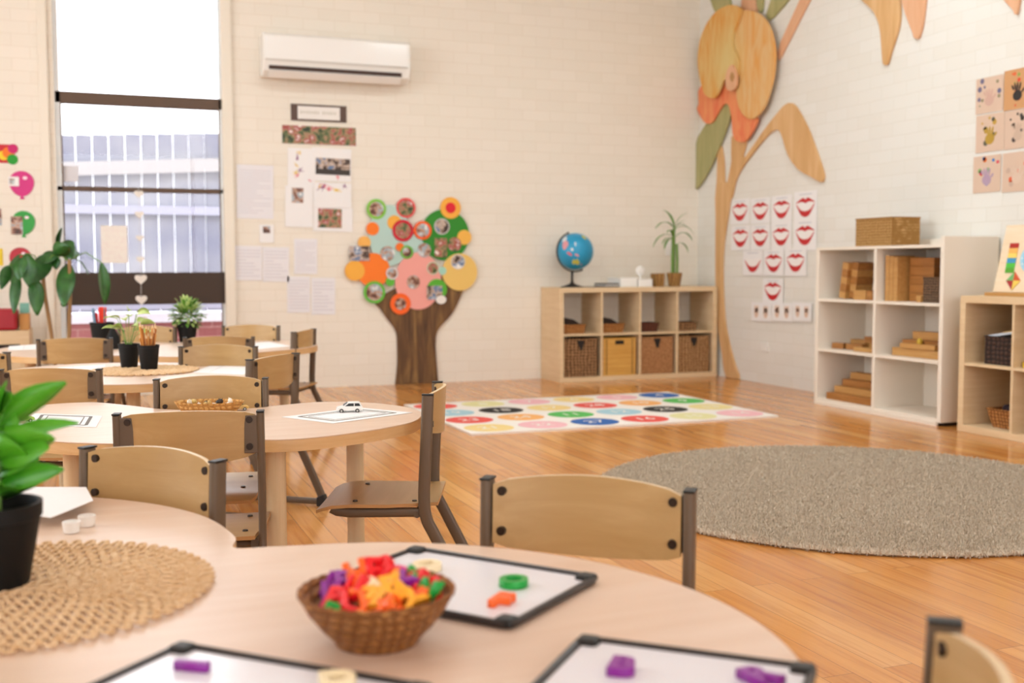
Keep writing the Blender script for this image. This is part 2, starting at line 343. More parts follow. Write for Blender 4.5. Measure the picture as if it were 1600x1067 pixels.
mxs = gn.new('ShaderNodeMixShader'); fr = gn.new('ShaderNodeFresnel'); fr.inputs[0].default_value = 1.3
gl.new(fr.outputs[0], mxs.inputs[0]); gl.new(tr.outputs[0], mxs.inputs[1]); gl.new(gs.outputs[0], mxs.inputs[2]); gl.new(mxs.outputs[0], go.inputs[0])
for z0, z1 in ((0.17, 0.668), (0.905, 1.493), (1.527, 2.115), (2.20, WZ1)):
    bm = bm_(); bx(bm, WX0+0.035, WX1-0.03, YA+0.058, YA+0.062, z0, z1); obj('glass_pane', bm, gm, win)
for i, (a, b) in enumerate(((66, 80), (349, 365))):
    xa, xb = A(a, 300).x, A(b, 300).x
    bm = bm_(); bx(bm, xa, xb, YA-0.03, YA+0.03, 0, ZC); struct(obj('trim_%d' % (i+1), bm, M_TRIM, bevel=0.004))
# unseen windows: one in the left wall, a rear one added with the fill
bm = bm_()
for y in (2.33, 3.8, 5.2, 6.67): bx(bm, XL-0.12, XL-0.04, y-0.03, y+0.03, 0.85, 3.15)
bx(bm, XL-0.12, XL-0.04, 2.3, 6.7, 0.85, 0.90); bx(bm, XL-0.12, XL-0.04, 2.3, 6.7, 3.10, 3.15); struct(obj('window_2', bm, M_TRIM))
bm = bm_()
for x in (-2.97, -0.6, 1.8, 4.17): bx(bm, x-0.03, x+0.03, YN-0.12, YN-0.04, 0.75, 3.05)
bx(bm, -3, 4.2, YN-0.12, YN-0.04, 0.75, 0.80); bx(bm, -3, 4.2, YN-0.12, YN-0.04, 3.0, 3.05); struct(obj('window_3', bm, M_TRIM))
# yard outside
bm = bm_(); bx(bm, -9, 9, YA+0.2, 22, -0.12, 0.0); struct(obj('yard_paving', bm, noisy('yard_concrete', '#a99c94', '#c2b6ae', 4, 0.9)))
fen = thing('yard_fence', 'tall pale bluish paling fence standing outside the window', 'fence', (0, 12.2, 0))
bm = bm_(); rnd = random.Random(3)
for i in range(44):
    x = -3.0+i*0.16; h = 2.15+0.055*(x+3)
    bx(bm, x, x+0.156, 0.0+rnd.uniform(0, 0.02), 0.03, 0.02, h)
obj('paling', bm, noisy('lilac_paling', '#66687f', '#98989f', 1.3, 0.85), fen)
bm = bm_()
for z in (0.5, 1.5): bx(bm, -3, 4.1, -0.05, -0.004, z, z+0.09)
obj('fence_rail', bm, flat('#9494a8'), fen)
bm = bm_()
prism(bm, [(-3, -0.09, 1.72), (4.1, -0.09, 2.12), (4.1, -0.09, 2.26), (-3, -0.09, 1.86)], (0, 0.035, 0)); obj('sloping_rail', bm, flat('#9a9698'), fen)
bm = bm_(); bx(bm, -1.6, 2.6, 9.75, 10.05, 0, 0.48, mi=0); bx(bm, -1.65, 2.65, 9.70, 10.1, 0.48, 0.56, mi=1)
rb = mat('red_garden_brick', '#a5646a', 0.8); n, l, b = nt(rb); tc = n.new('ShaderNodeTexCoord'); sp = n.new('ShaderNodeSeparateXYZ'); cb = n.new('ShaderNodeCombineXYZ'); br = n.new('ShaderNodeTexBrick')
l.new(tc.outputs['Object'], sp.inputs[0]); l.new(sp.outputs['X'], cb.inputs[0]); l.new(sp.outputs['Z'], cb.inputs[1]); l.new(cb.outputs[0], br.inputs['Vector'])
br.inputs['Scale'].default_value = 1; br.inputs['Brick Width'].default_value = 0.24; br.inputs['Row Height'].default_value = 0.086; br.inputs['Mortar Size'].default_value = 0.005
br.inputs['Color1'].default_value = srgb('#8a4c50'); br.inputs['Color2'].default_value = srgb('#a5686c'); br.inputs['Mortar'].default_value = srgb('#b48c8c'); l.new(br.outputs['Color'], b.inputs['Base Color'])
tag(obj('garden_wall', bm, [rb, flat('#d8d8ea')]), 'low red brick garden wall with pale coping outside the window', 'garden wall')

# ================================================================== CHAIRS
def sec_sweep(bm, path, x, hw=0.009, hd=0.016, mi=0):
    """rounded flat tube following path (y,z) in the plane x=const"""
    n = len(path); rings = []
    prof = [(hw*math.copysign(abs(math.cos(a))**0.6, math.cos(a)), hd*math.copysign(abs(math.sin(a))**0.6, math.sin(a))) for a in [2*PI*(k+0.5)/12 for k in range(12)]]
    for i, (y, z) in enumerate(path):
        a = path[max(0, i-1)]; b = path[min(n-1, i+1)]; d = Vector((b[0]-a[0], b[1]-a[1])).normalized(); nr = Vector((-d.y, d.x))
        rings.append([bm.verts.new((x+pw, y+nr.x*pd, z+nr.y*pd)) for pw, pd in prof])
    for i in range(n-1):
        for k in range(12): bm.faces.new((rings[i][k], rings[i][(k+1) % 12], rings[i+1][(k+1) % 12], rings[i+1][k])).material_index = mi
    bm.faces.new(rings[0][::-1]); bm.faces.new(rings[-1])
HT = 0.602
def make_chair(label, group):
    t = thing('school_chair', label, 'chair', group=group)
    # seat: thin ply with rolled front
    bm = bm_(); rows = []
    prof = [(-0.035, 0.3085), (0.0, 0.307), (0.1, 0.305), (0.2, 0.306), (0.245, 0.303), (0.27, 0.297), (0.29, 0.288)]
    def hwid(y): return 0.147 if y < 0.02 else min(0.166, 0.147+(y-0.02)*0.2) - (0.012 if y > 0.28 else 0)
    xs = [-1, -0.97, -0.8, -0.4, 0, 0.4, 0.8, 0.97, 1]
    for top in (0, 1):
        g = []
        for y, z in prof:
            wv = hwid(y); g.append([bm.verts.new((u*wv*(0.985 if y in (prof[0][0], prof[-1][0]) and abs(u) == 1 else 1), y, z - 0.009*(1-top) + 0.002*abs(u)**3)) for u in xs])
        rows.append(g)
    lo, hi = rows; nr, nc = len(prof), len(xs)
    for g, mi in ((lo, 0), (hi, 0)):
        for i in range(nr-1):
            for j in range(nc-1): bm.faces.new((g[i][j], g[i][j+1], g[i+1][j+1], g[i+1][j])).material_index = mi
    for i in range(nr-1):
        for j in (0, nc-1): bm.faces.new((lo[i][j], lo[i+1][j], hi[i+1][j], hi[i][j])).material_index = 1
    for j in range(nc-1):
        for i in (0, nr-1): bm.faces.new((lo[i][j], lo[i][j+1], hi[i][j+1], hi[i][j])).material_index = 1
    seat = obj('seat', bm, [M_PLY, M_PLYEDGE], t, smooth=True)
    for sx in (-0.118, 0.118):
        for y in (0.03, 0.19): bm = bm_(); cyl(bm, (sx, y, 0.3065), (sx, y, 0.3105), 0.0075, 0.006, 12); obj('bolt', bm, M_BOLT, seat, smooth=True)
    # backrest: curved ply panel, arched top, bellied lower edge
    bm = bm_(); N = 14; g = []
    for side in (0, 1):
        rr = []
        for i in range(N+1):
            u = -1+2*i/N; q = 1-u*u; y = 0.004-0.036*q - 0.009*side - 0.0*u
            zt = 0.597+0.011*q; zb = 0.497-0.016*q
            if abs(u) == 1: zt -= 0.004; zb += 0.004
            x = u*0.149
            rr.append([bm.verts.new((x, y-0.012*(z-0.45)/0.15*0.6, z)) for z in (zb, zb+(zt-zb)*0.33, zb+(zt-zb)*0.66, zt)])
        g.append(rr)
    for side in (0, 1):
        for i in range(N):
            for k in range(3): bm.faces.new((g[side][i][k], g[side][i+1][k], g[side][i+1][k+1], g[side][i][k+1]))
    for i in range(N):
        for k in (0, 3): bm.faces.new((g[0][i][k], g[0][i+1][k], g[1][i+1][k], g[1][i][k])).material_index = 1 if k == 0 else 2
    for i in (0, N):
        for k in range(3): bm.faces.new((g[0][i][k], g[0][i][k+1], g[1][i][k+1], g[1][i][k])).material_index = 1
    back = obj('backrest', bm, [M_PLY, M_PLYEDGE, M_LEG], t, smooth=True)
    for sx in (-1, 1):
        x = sx*0.161
        bm = bm_(); path = catmull([(-0.012, 0.598), (-0.006, 0.46), (0.0, 0.33), (-0.006, 0.27), (-0.03, 0.22), (-0.105, 0.07), (-0.118, 0.035)], 5, False)
        sec_sweep(bm, path, x); obj('leg', bm, M_TUBE, t, smooth=True)
        bm = bm_(); box(bm, (x, -0.012, 0.6005), (0.0178, 0.0315, 0.004)); obj('post_cap', bm, M_BLACK, t, bevel=0.001)
        bm = bm_(); sec_sweep(bm, [(0.0, 0.283), (0.2, 0.281), (0.235, 0.285), (0.25, 0.293)], sx*0.142, 0.009, 0.0125); obj('seat_rail', bm, M_TUBE, t, smooth=True)
        bm = bm_(); sec_sweep(bm, [(-0.12, 0.028), (-0.1, 0.019), (0.0, 0.017), (0.2, 0.017)], x, 0.009, 0.0125); obj('floor_runner', bm, M_TUBE, t, smooth=True)
        for y0, y1 in ((-0.15, -0.1), (0.2, 0.245)):
            bm = bm_(); prism(bm, [(x-0.012, y0, 0), (x-0.012, y1, 0), (x-0.012, y1-(0.008 if y0 > 0 else 0), 0.036), (x-0.012, y0+0.018, 0.05 if y0 < 0 else 0.036)], (0.024, 0, 0))
            obj('foot_cap', bm, M_BLACK, t, bevel=0.003)
        bm = bm_(); bx(bm, x-sx*0.006, sx*0.124, -0.0215, -0.0185, 0.503, 0.592); bx(bm, x-sx*0.009, x-sx*0.006, -0.022, 0.0, 0.503, 0.592)
        brk = obj('bracket', bm, M_TUBE, t, bevel=0.001)
        for z in (0.582, 0.519): bm = bm_(); cyl(bm, (sx*0.136, -0.0245, z), (sx*0.136, -0.0045+(0.582-z)*0.06, z), 0.0082, 0.0072, 12); obj('bolt', bm, M_BOLT, back, smooth=True)
    bm = bm_(); tube(bm, [(-0.155, 0.02, 0.278), (0.155, 0.02, 0.278)], 0.009); obj('crossbar', bm, M_TUBE, t, smooth=True)
    return t
def chair_at(p_left, p_right, z, facing, label, group, proto=None, width=0.322):
    """p_left/p_right: where the two post tops stand (plan), facing +1/-1 = seat side relative to the left-right axis"""
    a = Vector(p_left[:2]); b = Vector(p_right[:2]); c = (a+b)/2; d = (b-a).normalized()
    n = Vector((-d.y, d.x))*facing            # facing direction
    rz = math.atan2(n.y, n.x) - PI/2
    c = c + n*0.012
    if proto is None:
        t = make_chair(label, group); t.location = (c.x, c.y, 0); t.rotation_euler = (0, 0, rz); return t
    return dup(proto, (c.x, c.y, 0), rz, label, group)
GC = 'small plywood school chairs at the tables'
def gp(px, py): return G(px, py, HT)
C5 = chair_at((0.813, 2.746), (0.944, 3.077), HT, 1, 'plywood school chair seen from the side, at the white toy car table', GC)
def ch(l, r, facing, label): return chair_at(l, r, HT, facing, label, GC, C5)
# facing +1 : away from camera for a left->right axis
ch(gp(760, 745), gp(1081, 765), -1, 'plywood school chair at front table, its back panel overlapping the grey round rug')
ch((0.742, 0.800), (0.545, 0.545), -1, 'plywood school chair cut off in the lower right corner beside the front table')
ch(gp(143, 698), gp(333, 718), -1, 'plywood school chair behind the front table, turned towards the potted plant')
ch(gp(184, 646), gp(405, 641), 1, 'plywood school chair seen from behind, directly in front of the shell basket')
ch(gp(249, 592), gp(410, 590), -1, 'plywood school chair behind the shell basket, facing us')
ch(gp(10, 577), gp(145, 576), 1, 'plywood school chair at far left in front of the table with the pencil pot')
ch(gp(69, 530), gp(164, 528), 1, 'plywood school chair in front of the farthest table, below the black pen bucket')
ch(gp(296, 527), gp(388, 526), 1, 'plywood school chair seen from behind, just below the round bushy potted plant')
ch(gp(290, 541), gp(392, 541), -1, 'plywood school chair with glare on its back, facing us beyond the pencil pot table')
p = G(434, 556, HT); ch((p.x-0.12, p.y-0.12), (p.x+0.09, p.y+0.125), 1, 'plywood school chair at the right end of the pencil pot table, seen at an angle')
p = G(477, 516, HT); ch((p.x-0.085, p.y-0.14), (p.x+0.07, p.y+0.14), 1, 'plywood school chair at the right end of the farthest table near the back wall')
ch(gp(354, 509), gp(430, 509), -1, 'plywood school chair behind the farthest table, against the wall right of the window')
ch(gp(192, 511), gp(268, 511), -1, 'plywood school chair behind the farthest table, in front of the window brickwork')
p = G(11, 550, HT); ch((p.x-0.22, p.y-0.24), (p.x, p.y), -1, 'plywood school chair cut by the left edge of the picture, only one post showing')

# ================================================================== TABLES
TH = 0.515
def make_table(label, outline, legs, thick=0.032):
    cx = sum(p[0] for p in outline)/len(outline); cy = sum(p[1] for p in outline)/len(outline)
    t = thing('activity_table', label, 'table', (cx, cy, 0), group='wavy edged classroom tables')
    pts = catmull([(x-cx, y-cy, 0) for x, y in outline], 8)
    bm = bm_(); a = [bm.verts.new((x, y, TH)) for x, y, _ in pts]; b = [bm.verts.new((x, y, TH-0.003)) for x, y, _ in pts]; n = len(a)
    bm.faces.new(a); bm.faces.new(b[::-1])
    for i in range(n): bm.faces.new((a[i], b[i], b[(i+1) % n], a[(i+1) % n]))
    obj('tabletop', bm, M_TOP, t, bevel=0.001)
    bm = bm_(); prism(bm, [(x, y, TH-0.0032) for x, y, _ in pts], (0, 0, -(thick-0.0032))); obj('edge_board', bm, M_EDGE, t)
    for lx, ly in legs:
        bm = bm_(); cyl(bm, (lx-cx, ly-cy, 0), (lx-cx, ly-cy, TH-thick-0.0005), 0.026, seg=24); obj('leg', bm, M_LEG, t, smooth=True)
    return t
K = 1.0371
def sc(pts): return [(x*K, y*K) for x, y in pts]
def circ_pt(c, r, deg): return (c[0]+r*math.cos(math.radians(deg)), c[1]+r*math.sin(math.radians(deg)))
cA, cB, RR = (0.21, 1.10), (-0.30, 1.66), 0.492
o1 = [circ_pt(cA, RR, d) for d in range(-130, 92, 18)] + [(0.184, 1.605)] + [circ_pt(cB, RR, d) for d in range(2, 222, 18)]
o1 = sc(o1) + sc([(-0.52, 1.12), (-0.36, 0.9)])
make_table('front wavy table holding the bowl of letters, whiteboards and woven mat', o1, sc([(0.42, 0.85), (0.32, 1.4), (-0.15, 1.95), (-0.55, 1.8), (-0.2, 0.95)]))
o2 = sc([(0.855, 2.97), (0.832, 2.87), (0.775, 2.765), (0.682, 2.69), (0.6, 2.645), (0.5, 2.605), (0.40, 2.60), (0.28, 2.665), (0.2, 2.69), (0.1, 2.68), (0.034, 2.682), (-0.071, 2.752), (-0.16, 2.86), (-0.227, 3.032), (-0.275, 3.22), (-0.244, 3.398), (-0.177, 3.50), (-0.09, 3.545), (0.002, 3.53), (0.09, 3.42), (0.18, 3.29), (0.3, 3.21), (0.42, 3.21), (0.52, 3.255), (0.637, 3.285), (0.76, 3.22), (0.835, 3.10)])
make_table('wavy table with the shell basket and white toy car, second from the front', o2, [(0.435, 2.86), (0.735, 3.26), (-0.055, 2.99), (0.0, 3.5)])
o3 = sc([(-0.02, 4.08), (0.1, 4.045), (0.2, 4.045), (0.398, 4.10), (0.52, 4.17), (0.62, 4.32), (0.66, 4.5), (0.62, 4.66), (0.50, 4.80), (0.33, 4.9), (0.15, 4.98), (-0.05, 5.0), (-0.22, 4.92), (-0.33, 4.75), (-0.33, 4.5), (-0.27, 4.28), (-0.16, 4.14)])
make_table('wavy table with pencil pot and leafy plant on a woven mat', o3, [(0.14, 4.5), (0.41, 4.55), (-0.12, 4.8), (0.33, 4.85)])
o4 = sc([(-0.24, 5.45), (-0.05, 5.38), (0.12, 5.40), (0.25, 5.30), (0.40, 5.225), (0.58, 5.27), (0.80, 5.40), (1.0, 5.56), (1.10, 5.74), (1.11, 5.98), (1.03, 6.2), (0.85, 6.32), (0.65, 6.25), (0.45, 6.28), (0.25, 6.38), (0.0, 6.42), (-0.25, 6.36), (-0.42, 6.18), (-0.46, 5.9), (-0.40, 5.65)])
make_table('farthest wavy table by the window, holding a pen bucket and bushy plant', o4, [(0.1, 5.95), (0.98, 6.1), (-0.3, 6.0), (0.6, 5.85), (0.1, 6.4)])
# ================================================================== TABLE THINGS, front table
def woven_mat(r, rings, tr, label, loc, group='woven round table mats'):
    bm = bm_(); dr = r/rings
    for i in range(1, rings+1):
        rad = dr*(i-0.5); k = max(6, int(2*PI*rad/(dr*1.25))); n = k*8
        ph = (i % 2)*PI
        pts = []
        for j in range(n):
            a = 2*PI*j/n; q = a*k + ph
            pts.append(((rad+dr*0.50*math.cos(q))*math.cos(a+0.3*dr/rad*math.sin(2*q)*0.5), (rad+dr*0.50*math.cos(q))*math.sin(a+0.3*dr/rad*math.sin(2*q)*0.5), tr+0.0012*(1+math.sin(q*1.0+i))))
        tube(bm, pts, tr, 6, closed=True)
    o = obj('woven_mat', bm, M_JUTE, smooth=True); o.location = loc; return tag(o, label, 'table mat', group)
MC = Vector((-0.103*K, 1.478*K, TH)); woven_mat(0.252, 15, 0.0026, 'large open weave seagrass mat on the front table under the black plant pot', MC)
mc3 = Vector((0.185*K, 4.52*K, TH)); woven_mat(0.21, 9, 0.0045, 'round woven mat on the table behind, under the pencil pot', mc3)
def pot(bm, r0, r1, h, rim=0.012, mi=0, seg=32):
    lathe(bm, [(r0*0.98, 0), (r0, 0.002), (r1*0.965, h-rim), (r1, h-rim+0.001), (r1*1.01, h), (r1*0.93, h), (r1*0.92, h-rim*1.3), (0.001, h-rim*1.4)], seg=seg, mi=mi)
def leaf(bm, base, d, L, W, droop=0.5, mi=0, fold=0.15, n=7, roll=0.0):
    base = Vector(base); d = Vector(d).normalized(); side = d.cross(Vector((0, 0, 1)))
    side = side.normalized() if side.length > 0.05 else Vector((1, 0, 0))
    side = (side*math.cos(roll) + side.cross(d)*math.sin(roll)).normalized()
    p = base.copy(); prev = None; step = L/n
    for i in range(n+1):
        t = i/n; wv = W*math.sin(PI*min(1, t*0.94+0.03))**0.8*(1-0.25*t)
        nrm = side.cross(d).normalized()
        row = (bm.verts.new(p - side*wv/2 + nrm*wv*fold), bm.verts.new(p), bm.verts.new(p + side*wv/2 + nrm*wv*fold))
        if prev:
            bm.faces.new((prev[0], prev[1], row[1], row[0])).material_index = mi; bm.faces.new((prev[1], prev[2], row[2], row[1])).material_index = mi
        prev = row; p = p + d*step; d = (d + Vector((0, 0, -droop/n))).normalized()
def foliage(name, bm, m, parent):
    o = obj(name, bm, m, parent, smooth=True)
    s = o.modifiers.new('thickness', 'SOLIDIFY'); s.thickness = 0.0006; return o
M_POT = mat('matt_black_pot', '#0b0807', 0.6, spec=0.3)
# big plant in black pot
t = thing('potted_plant', 'broad leafed green plant in a black pot on the front table mat', 'potted plant', (-0.127*K, 1.508*K, TH+0.006))
bm = bm_(); pot(bm, 0.045, 0.063, 0.108, 0.02); obj('pot', bm, M_POT, t, smooth=True)
bm = bm_(); cyl(bm, (0, 0, 0.08), (0, 0, 0.085), 0.055); obj('soil', bm, M_SOIL, t)
pl = Vector(t.location)
def toward(px, py, dd=0.0):       # a point at about the plant's own distance
    d = ray(px, py); s = (pl.y-dd)/d.y; return Vector((d.x*s, d.y*s, CAM_H+d.z*s)) - pl
bm = bm_(); bml = bm_()
top = Vector((0.012, 0.0, 0.215)); tube(bm, [(0.008, 0, 0.08), (0.012, 0.004, 0.15), top], 0.0045)
tube(bm, [(0.0, 0.01, 0.08), (-0.03, 0.02, 0.14), (-0.05, 0.0, 0.2)], 0.004); obj('stem', bm, M_STEM, t, smooth=True)
targets = [(100, 600, 0.034), (20, 620, 0.05), (-30, 590, 0.05), (10, 598, 0.03), (82, 686, 0.048), (120, 664, 0.02), (97, 735, 0.03), (75, 700, 0.045), (48, 655, 0.028), (5, 690, 0.05), (-40, 660, 0.06), (40, 745, 0.04), (60, 720, 0.042), (-20, 740, 0.06), (8, 760, 0.045), (-60, 700, 0.06), (15, 640, 0.05), (-10, 720, 0.06), (30, 700, 0.05), (55, 760, 0.035)]
rnd = random.Random(5)
for i, (px, py, wd) in enumerate(targets):
    tip = toward(px, py, rnd.uniform(-0.03, 0.05)); bz = max(0.09, min(0.20, tip.z-0.02 if i != 0 else 0.15)); base = Vector((0.01, 0, bz)) if i % 2 == 0 or i in (1, 3, 5, 7) else Vector((-0.03, 0.01, bz))
    if i < 2: base = Vector((0.012, 0, 0.205))
    d = tip-base; leaf(bml, base, d+Vector((0, 0, 0.25*d.length)), d.length*1.04, wd*1.25, 0.5, roll=rnd.choice((-1, 1))*rnd.uniform(0.5, 1.3))
foliage('foliage', bml, M_LEAFB, t)
# bowl of letters
bc = Vector((0.279*K, 1.140*K, TH))
t = thing('wicker_bowl', 'small brown wicker bowl filled with coloured plastic letters on the front table', 'bowl', bc)
M_BOWL = weave('bowl_wicker', '#ad7033', '#7e4a1c', 75, 0.55)
bm = bm_(); lathe(bm, [(0.001, 0.001), (0.046, 0.0), (0.049, 0.006), (0.063, 0.020), (0.077, 0.038), (0.086, 0.055), (0.0875, 0.059), (0.083, 0.060), (0.080, 0.054), (0.066, 0.030), (0.05, 0.012), (0.001, 0.010)], seg=44); obj('bowl_body', bm, M_BOWL, t, smooth=True)
bm = bm_(); tube(bm, [(0.0855*math.cos(a), 0.0855*math.sin(a), 0.0585+0.001*math.sin(a*30)) for a in [2*PI*i/90 for i in range(90)]], 0.003, 6, closed=True); obj('rim_braid', bm, M_WICKO, t, smooth=True)
LC = {'red': '#ee1620', 'orange': '#ff6a1e', 'yellow': '#ffb02e', 'green': '#18a03c', 'purple': '#8a1a92', 'cream': '#f6e2b8', 'pink': '#e8308a'}
LM = {k: mat('letter_plastic_'+k, v, 0.3) for k, v in LC.items()}
def letter(chh, colr, loc, rot, label, size=0.042, group=None, ex=0.005):
    me = _TM.get((chh, size, ex)) or text_mesh(chh, size, ex, 0.001); _TM[(chh, size, ex)] = me
    m2 = me.copy(); m2.materials.clear(); m2.materials.append(LM[colr])
    o = bpy.data.objects.new('plastic_letter', m2); COL.objects.link(o); o.location = loc; o.rotation_euler = rot
    return tag(o, label, 'toy letter', group)
rnd = random.Random(11)
# (letter, colour, dx along picture right, dy away from us, height, tilt)
rgt = Vector((RIGHT.x, RIGHT.y, 0)).normalized(); awy = Vector((FWD.x, FWD.y, 0)).normalized()
side_words = lambda dx, dy: ('left' if dx < -0.025 else 'right' if dx > 0.025 else 'middle') + ' ' + ('back' if dy > 0.02 else 'front' if dy < -0.02 else 'centre')
BL = [('K', 'purple', -.058, .0, .078, 1.2), ('B', 'purple', -.062, .02, .082, .8), ('R', 'purple', -.045, .015, .088, .5), ('H', 'orange', -.03, .03, .094, 1.1), ('E', 'red', -.008, .028, .098, .9),
      ('B', 'red', .006, .034, .1, .7), ('e', 'cream', -.01, -.008, .092, .6), ('X', 'purple', .028, .006, .09, .3), ('S', 'orange', .03, .03, .09, .4), ('C', 'pink', .018, .045, .086, .6),
      ('M', 'red', .047, .018, .086, .8), ('W', 'green', .063, -.002, .082, 1.3), ('I', 'red', .078, -.004, .084, 1.35), ('A', 'yellow', .036, -.02, .084, .9), ('F', 'yellow', .018, -.01, .088, .5),
      ('Z', 'yellow', .008, -.03, .082, .4), ('T', 'orange', -.014, -.034, .08, .5), ('D', 'orange', .0, -.052, .074, .4), ('G', 'orange', .028, -.045, .076, .7), ('L', 'red', -.032, -.04, .078, .4),
      ('P', 'red', -.052, -.022, .078, .7), ('U', 'red', -.028, -.012, .088, .8), ('n', 'green', -.05, -.048, .074, .6), ('Y', 'yellow', .048, -.036, .078, .4), ('N', 'orange', -.02, .012, .09, .3),
      ('O', 'yellow', .012, .012, .09, .3), ('V', 'green', .045, .05, .08, .7), ('J', 'pink', -.064, -.012, .074, .9), ('Q', 'orange', .05, .0, .082, .2), ('4', 'yellow', -.005, -.02, .086, .3),
      ('S', 'red', .012, -.006, .078, .1), ('H', 'red', -.03, .03, .076, .1), ('K', 'orange', .03, .02, .076, .1), ('E', 'yellow', -.01, -.04, .068, .1), ('M', 'orange', .02, -.035, .066, .1), ('A', 'red', -.045, .0, .068, .15), ('T', 'yellow', .05, .01, .068, .1)]
for i, (c, colr, dx, dy, z, tl) in enumerate(BL):
    v = bc + rgt*dx*0.86 + awy*dy*0.86
    letter(c, colr, (v.x, v.y, TH+z-0.026), (tl, rnd.uniform(-0.5, 0.5), -YAW + rnd.uniform(-0.9, 0.9)), '%s plastic letter %s lying %s in the wicker bowl%s' % (colr, c if c != '4' else 'like a 4', side_words(dx, dy), ', on the pile' if z > 0.08 else ', half buried'), 0.040, 'plastic letters heaped in the bowl')
# whiteboards
def whiteboard(c0, dx, dy, lx, ly, label):
    """c0 corner, dx/dy unit plan directions"""
    t = thing('lap_whiteboard', label, 'whiteboard', (c0[0], c0[1], TH), math.atan2(dx[1], dx[0]), 'small whiteboards on the front table')
    s = 1 if dx[0]*dy[1]-dx[1]*dy[0] > 0 else -1
    bm = bm_(); bx(bm, 0.006, lx-0.006, s*0.006, s*(ly-0.006), 0.002, 0.0065); obj('writing_surface', bm, mat('glossy_whiteboard', '#eae8ee', 0.18), t)
    bm = bm_(); q = 0.012; pts = []
    for cx, cy, a0 in ((q, q, PI), (lx-q, q, 1.5*PI), (lx-q, ly-q, 0), (q, ly-q, PI/2)):
        for k in range(5): a = a0+k*PI/8; pts.append((cx+q*math.cos(a), s*(cy+q*math.sin(a)), 0.006))
    tube(bm, pts, 0.0048, 8, closed=True); obj('rubber_rim', bm, mat('dark_rim', '#2a211f', 0.35), t, smooth=True)
    for cx, cy in ((0.01, 0.01), (lx-0.01, 0.01), (lx-0.01, ly-0.01), (0.01, ly-0.01)):
        bm = bm_(); box(bm, (cx, s*cy, 0.007), (0.026, 0.026, 0.012)); obj('corner_guard', bm, M_BLACK, t, bevel=0.006, bseg=3)
    return t
def nrm2(a, b): v = Vector((b[0]-a[0], b[1]-a[1])); return tuple(v.normalized()), v.length
p00, p10, p11 = [G(x, y, TH+0.006) for x, y in ((648, 858), (932, 903), (772, 986))]
d1, l1 = nrm2(p00, p10); d2 = (d1[1], -d1[0]); l2 = abs((p11-p10).dot(Vector((d2[0], d2[1], 0))))
whiteboard(p00, d1, d2, l1, l2*0.90, 'whiteboard with cream, green and orange letters, behind the wicker bowl')
p00, p10 = G(910, 998, TH+0.006), G(1272, 1045, TH+0.006); d1, l1 = nrm2(p00, p10); d2 = (d1[1], -d1[0])
whiteboard(p00, d1, d2, l1, 0.31, 'whiteboard with two purple letters at the bottom edge, right of the bowl')
p00 = G(283, 1009, TH+0.006); d1, _ = nrm2(p00, G(620, 1067, TH+0.006)); d2 = (d1[1], -d1[0])
whiteboard(p00, d1, d2, 0.31, 0.26, 'whiteboard with a purple letter bar at the bottom left below the mat')
for (px, py, c, colr, rz, lab) in ((668, 885, 'O', 'cream', 0.4, 'cream plastic letter on the whiteboard behind the bowl'), (805, 909, 'O', 'green', 1.3, 'green plastic letter on the whiteboard behind the bowl'),
        (782, 938, 'F', 'orange', -0.4, 'orange plastic letter on the whiteboard behind the bowl'), (971, 1042, 'B', 'purple', -0.3, 'purple plastic letter at left on the bottom right whiteboard'),
        (1187, 1058, 'R', 'purple', 0.5, 'purple plastic letter near the corner of the bottom right whiteboard'), (303, 1040, 'I', 'purple', 1.35, 'purple plastic letter bar on the bottom left whiteboard'),
        (528, 1064, 'D', 'cream', 0.3, 'cream plastic letter at the bottom edge on the bottom left whiteboard')):
    g = G(px, py, TH+0.012); letter(c, colr, (g.x, g.y, TH+0.0118), (0, 0, rz-YAW), lab, 0.05, 'plastic letters lying on the whiteboards', 0.0042)
# white tray with cups on left lobe
g = G(95, 800, TH)
bm = bm_(); a = [G(30, 778, TH), G(135, 778, TH), G(146, 800, TH), G(80, 828, TH), G(20, 818, TH)]
prism(bm, [(p.x, p.y, TH+0.0195) for p in a], (0, 0, 0.001)); ph = obj('card_lid', bm, M_PAPER); tag(ph, 'white card lying on two little cups, left lobe of front table', 'card')
for k, (px, py, col, lab) in enumerate(((112, 832, '#f4efe9', 'little white cup under the white card on the front table'), (136, 822, '#efe6dd', 'small pale cup at the corner of the white card'))):
    g = G(px, py, TH); bm = bm_(); lathe(bm, [(0.010, 0), (0.012, 0.001), (0.014, 0.018), (0.0125, 0.0185), (0.010, 0.003), (0.001, 0.0025)], seg=20); o = obj('paper_cup', bm, flat(col, 0.4), smooth=True); o.location = g; tag(o, lab, 'cup', 'cups under the white card')

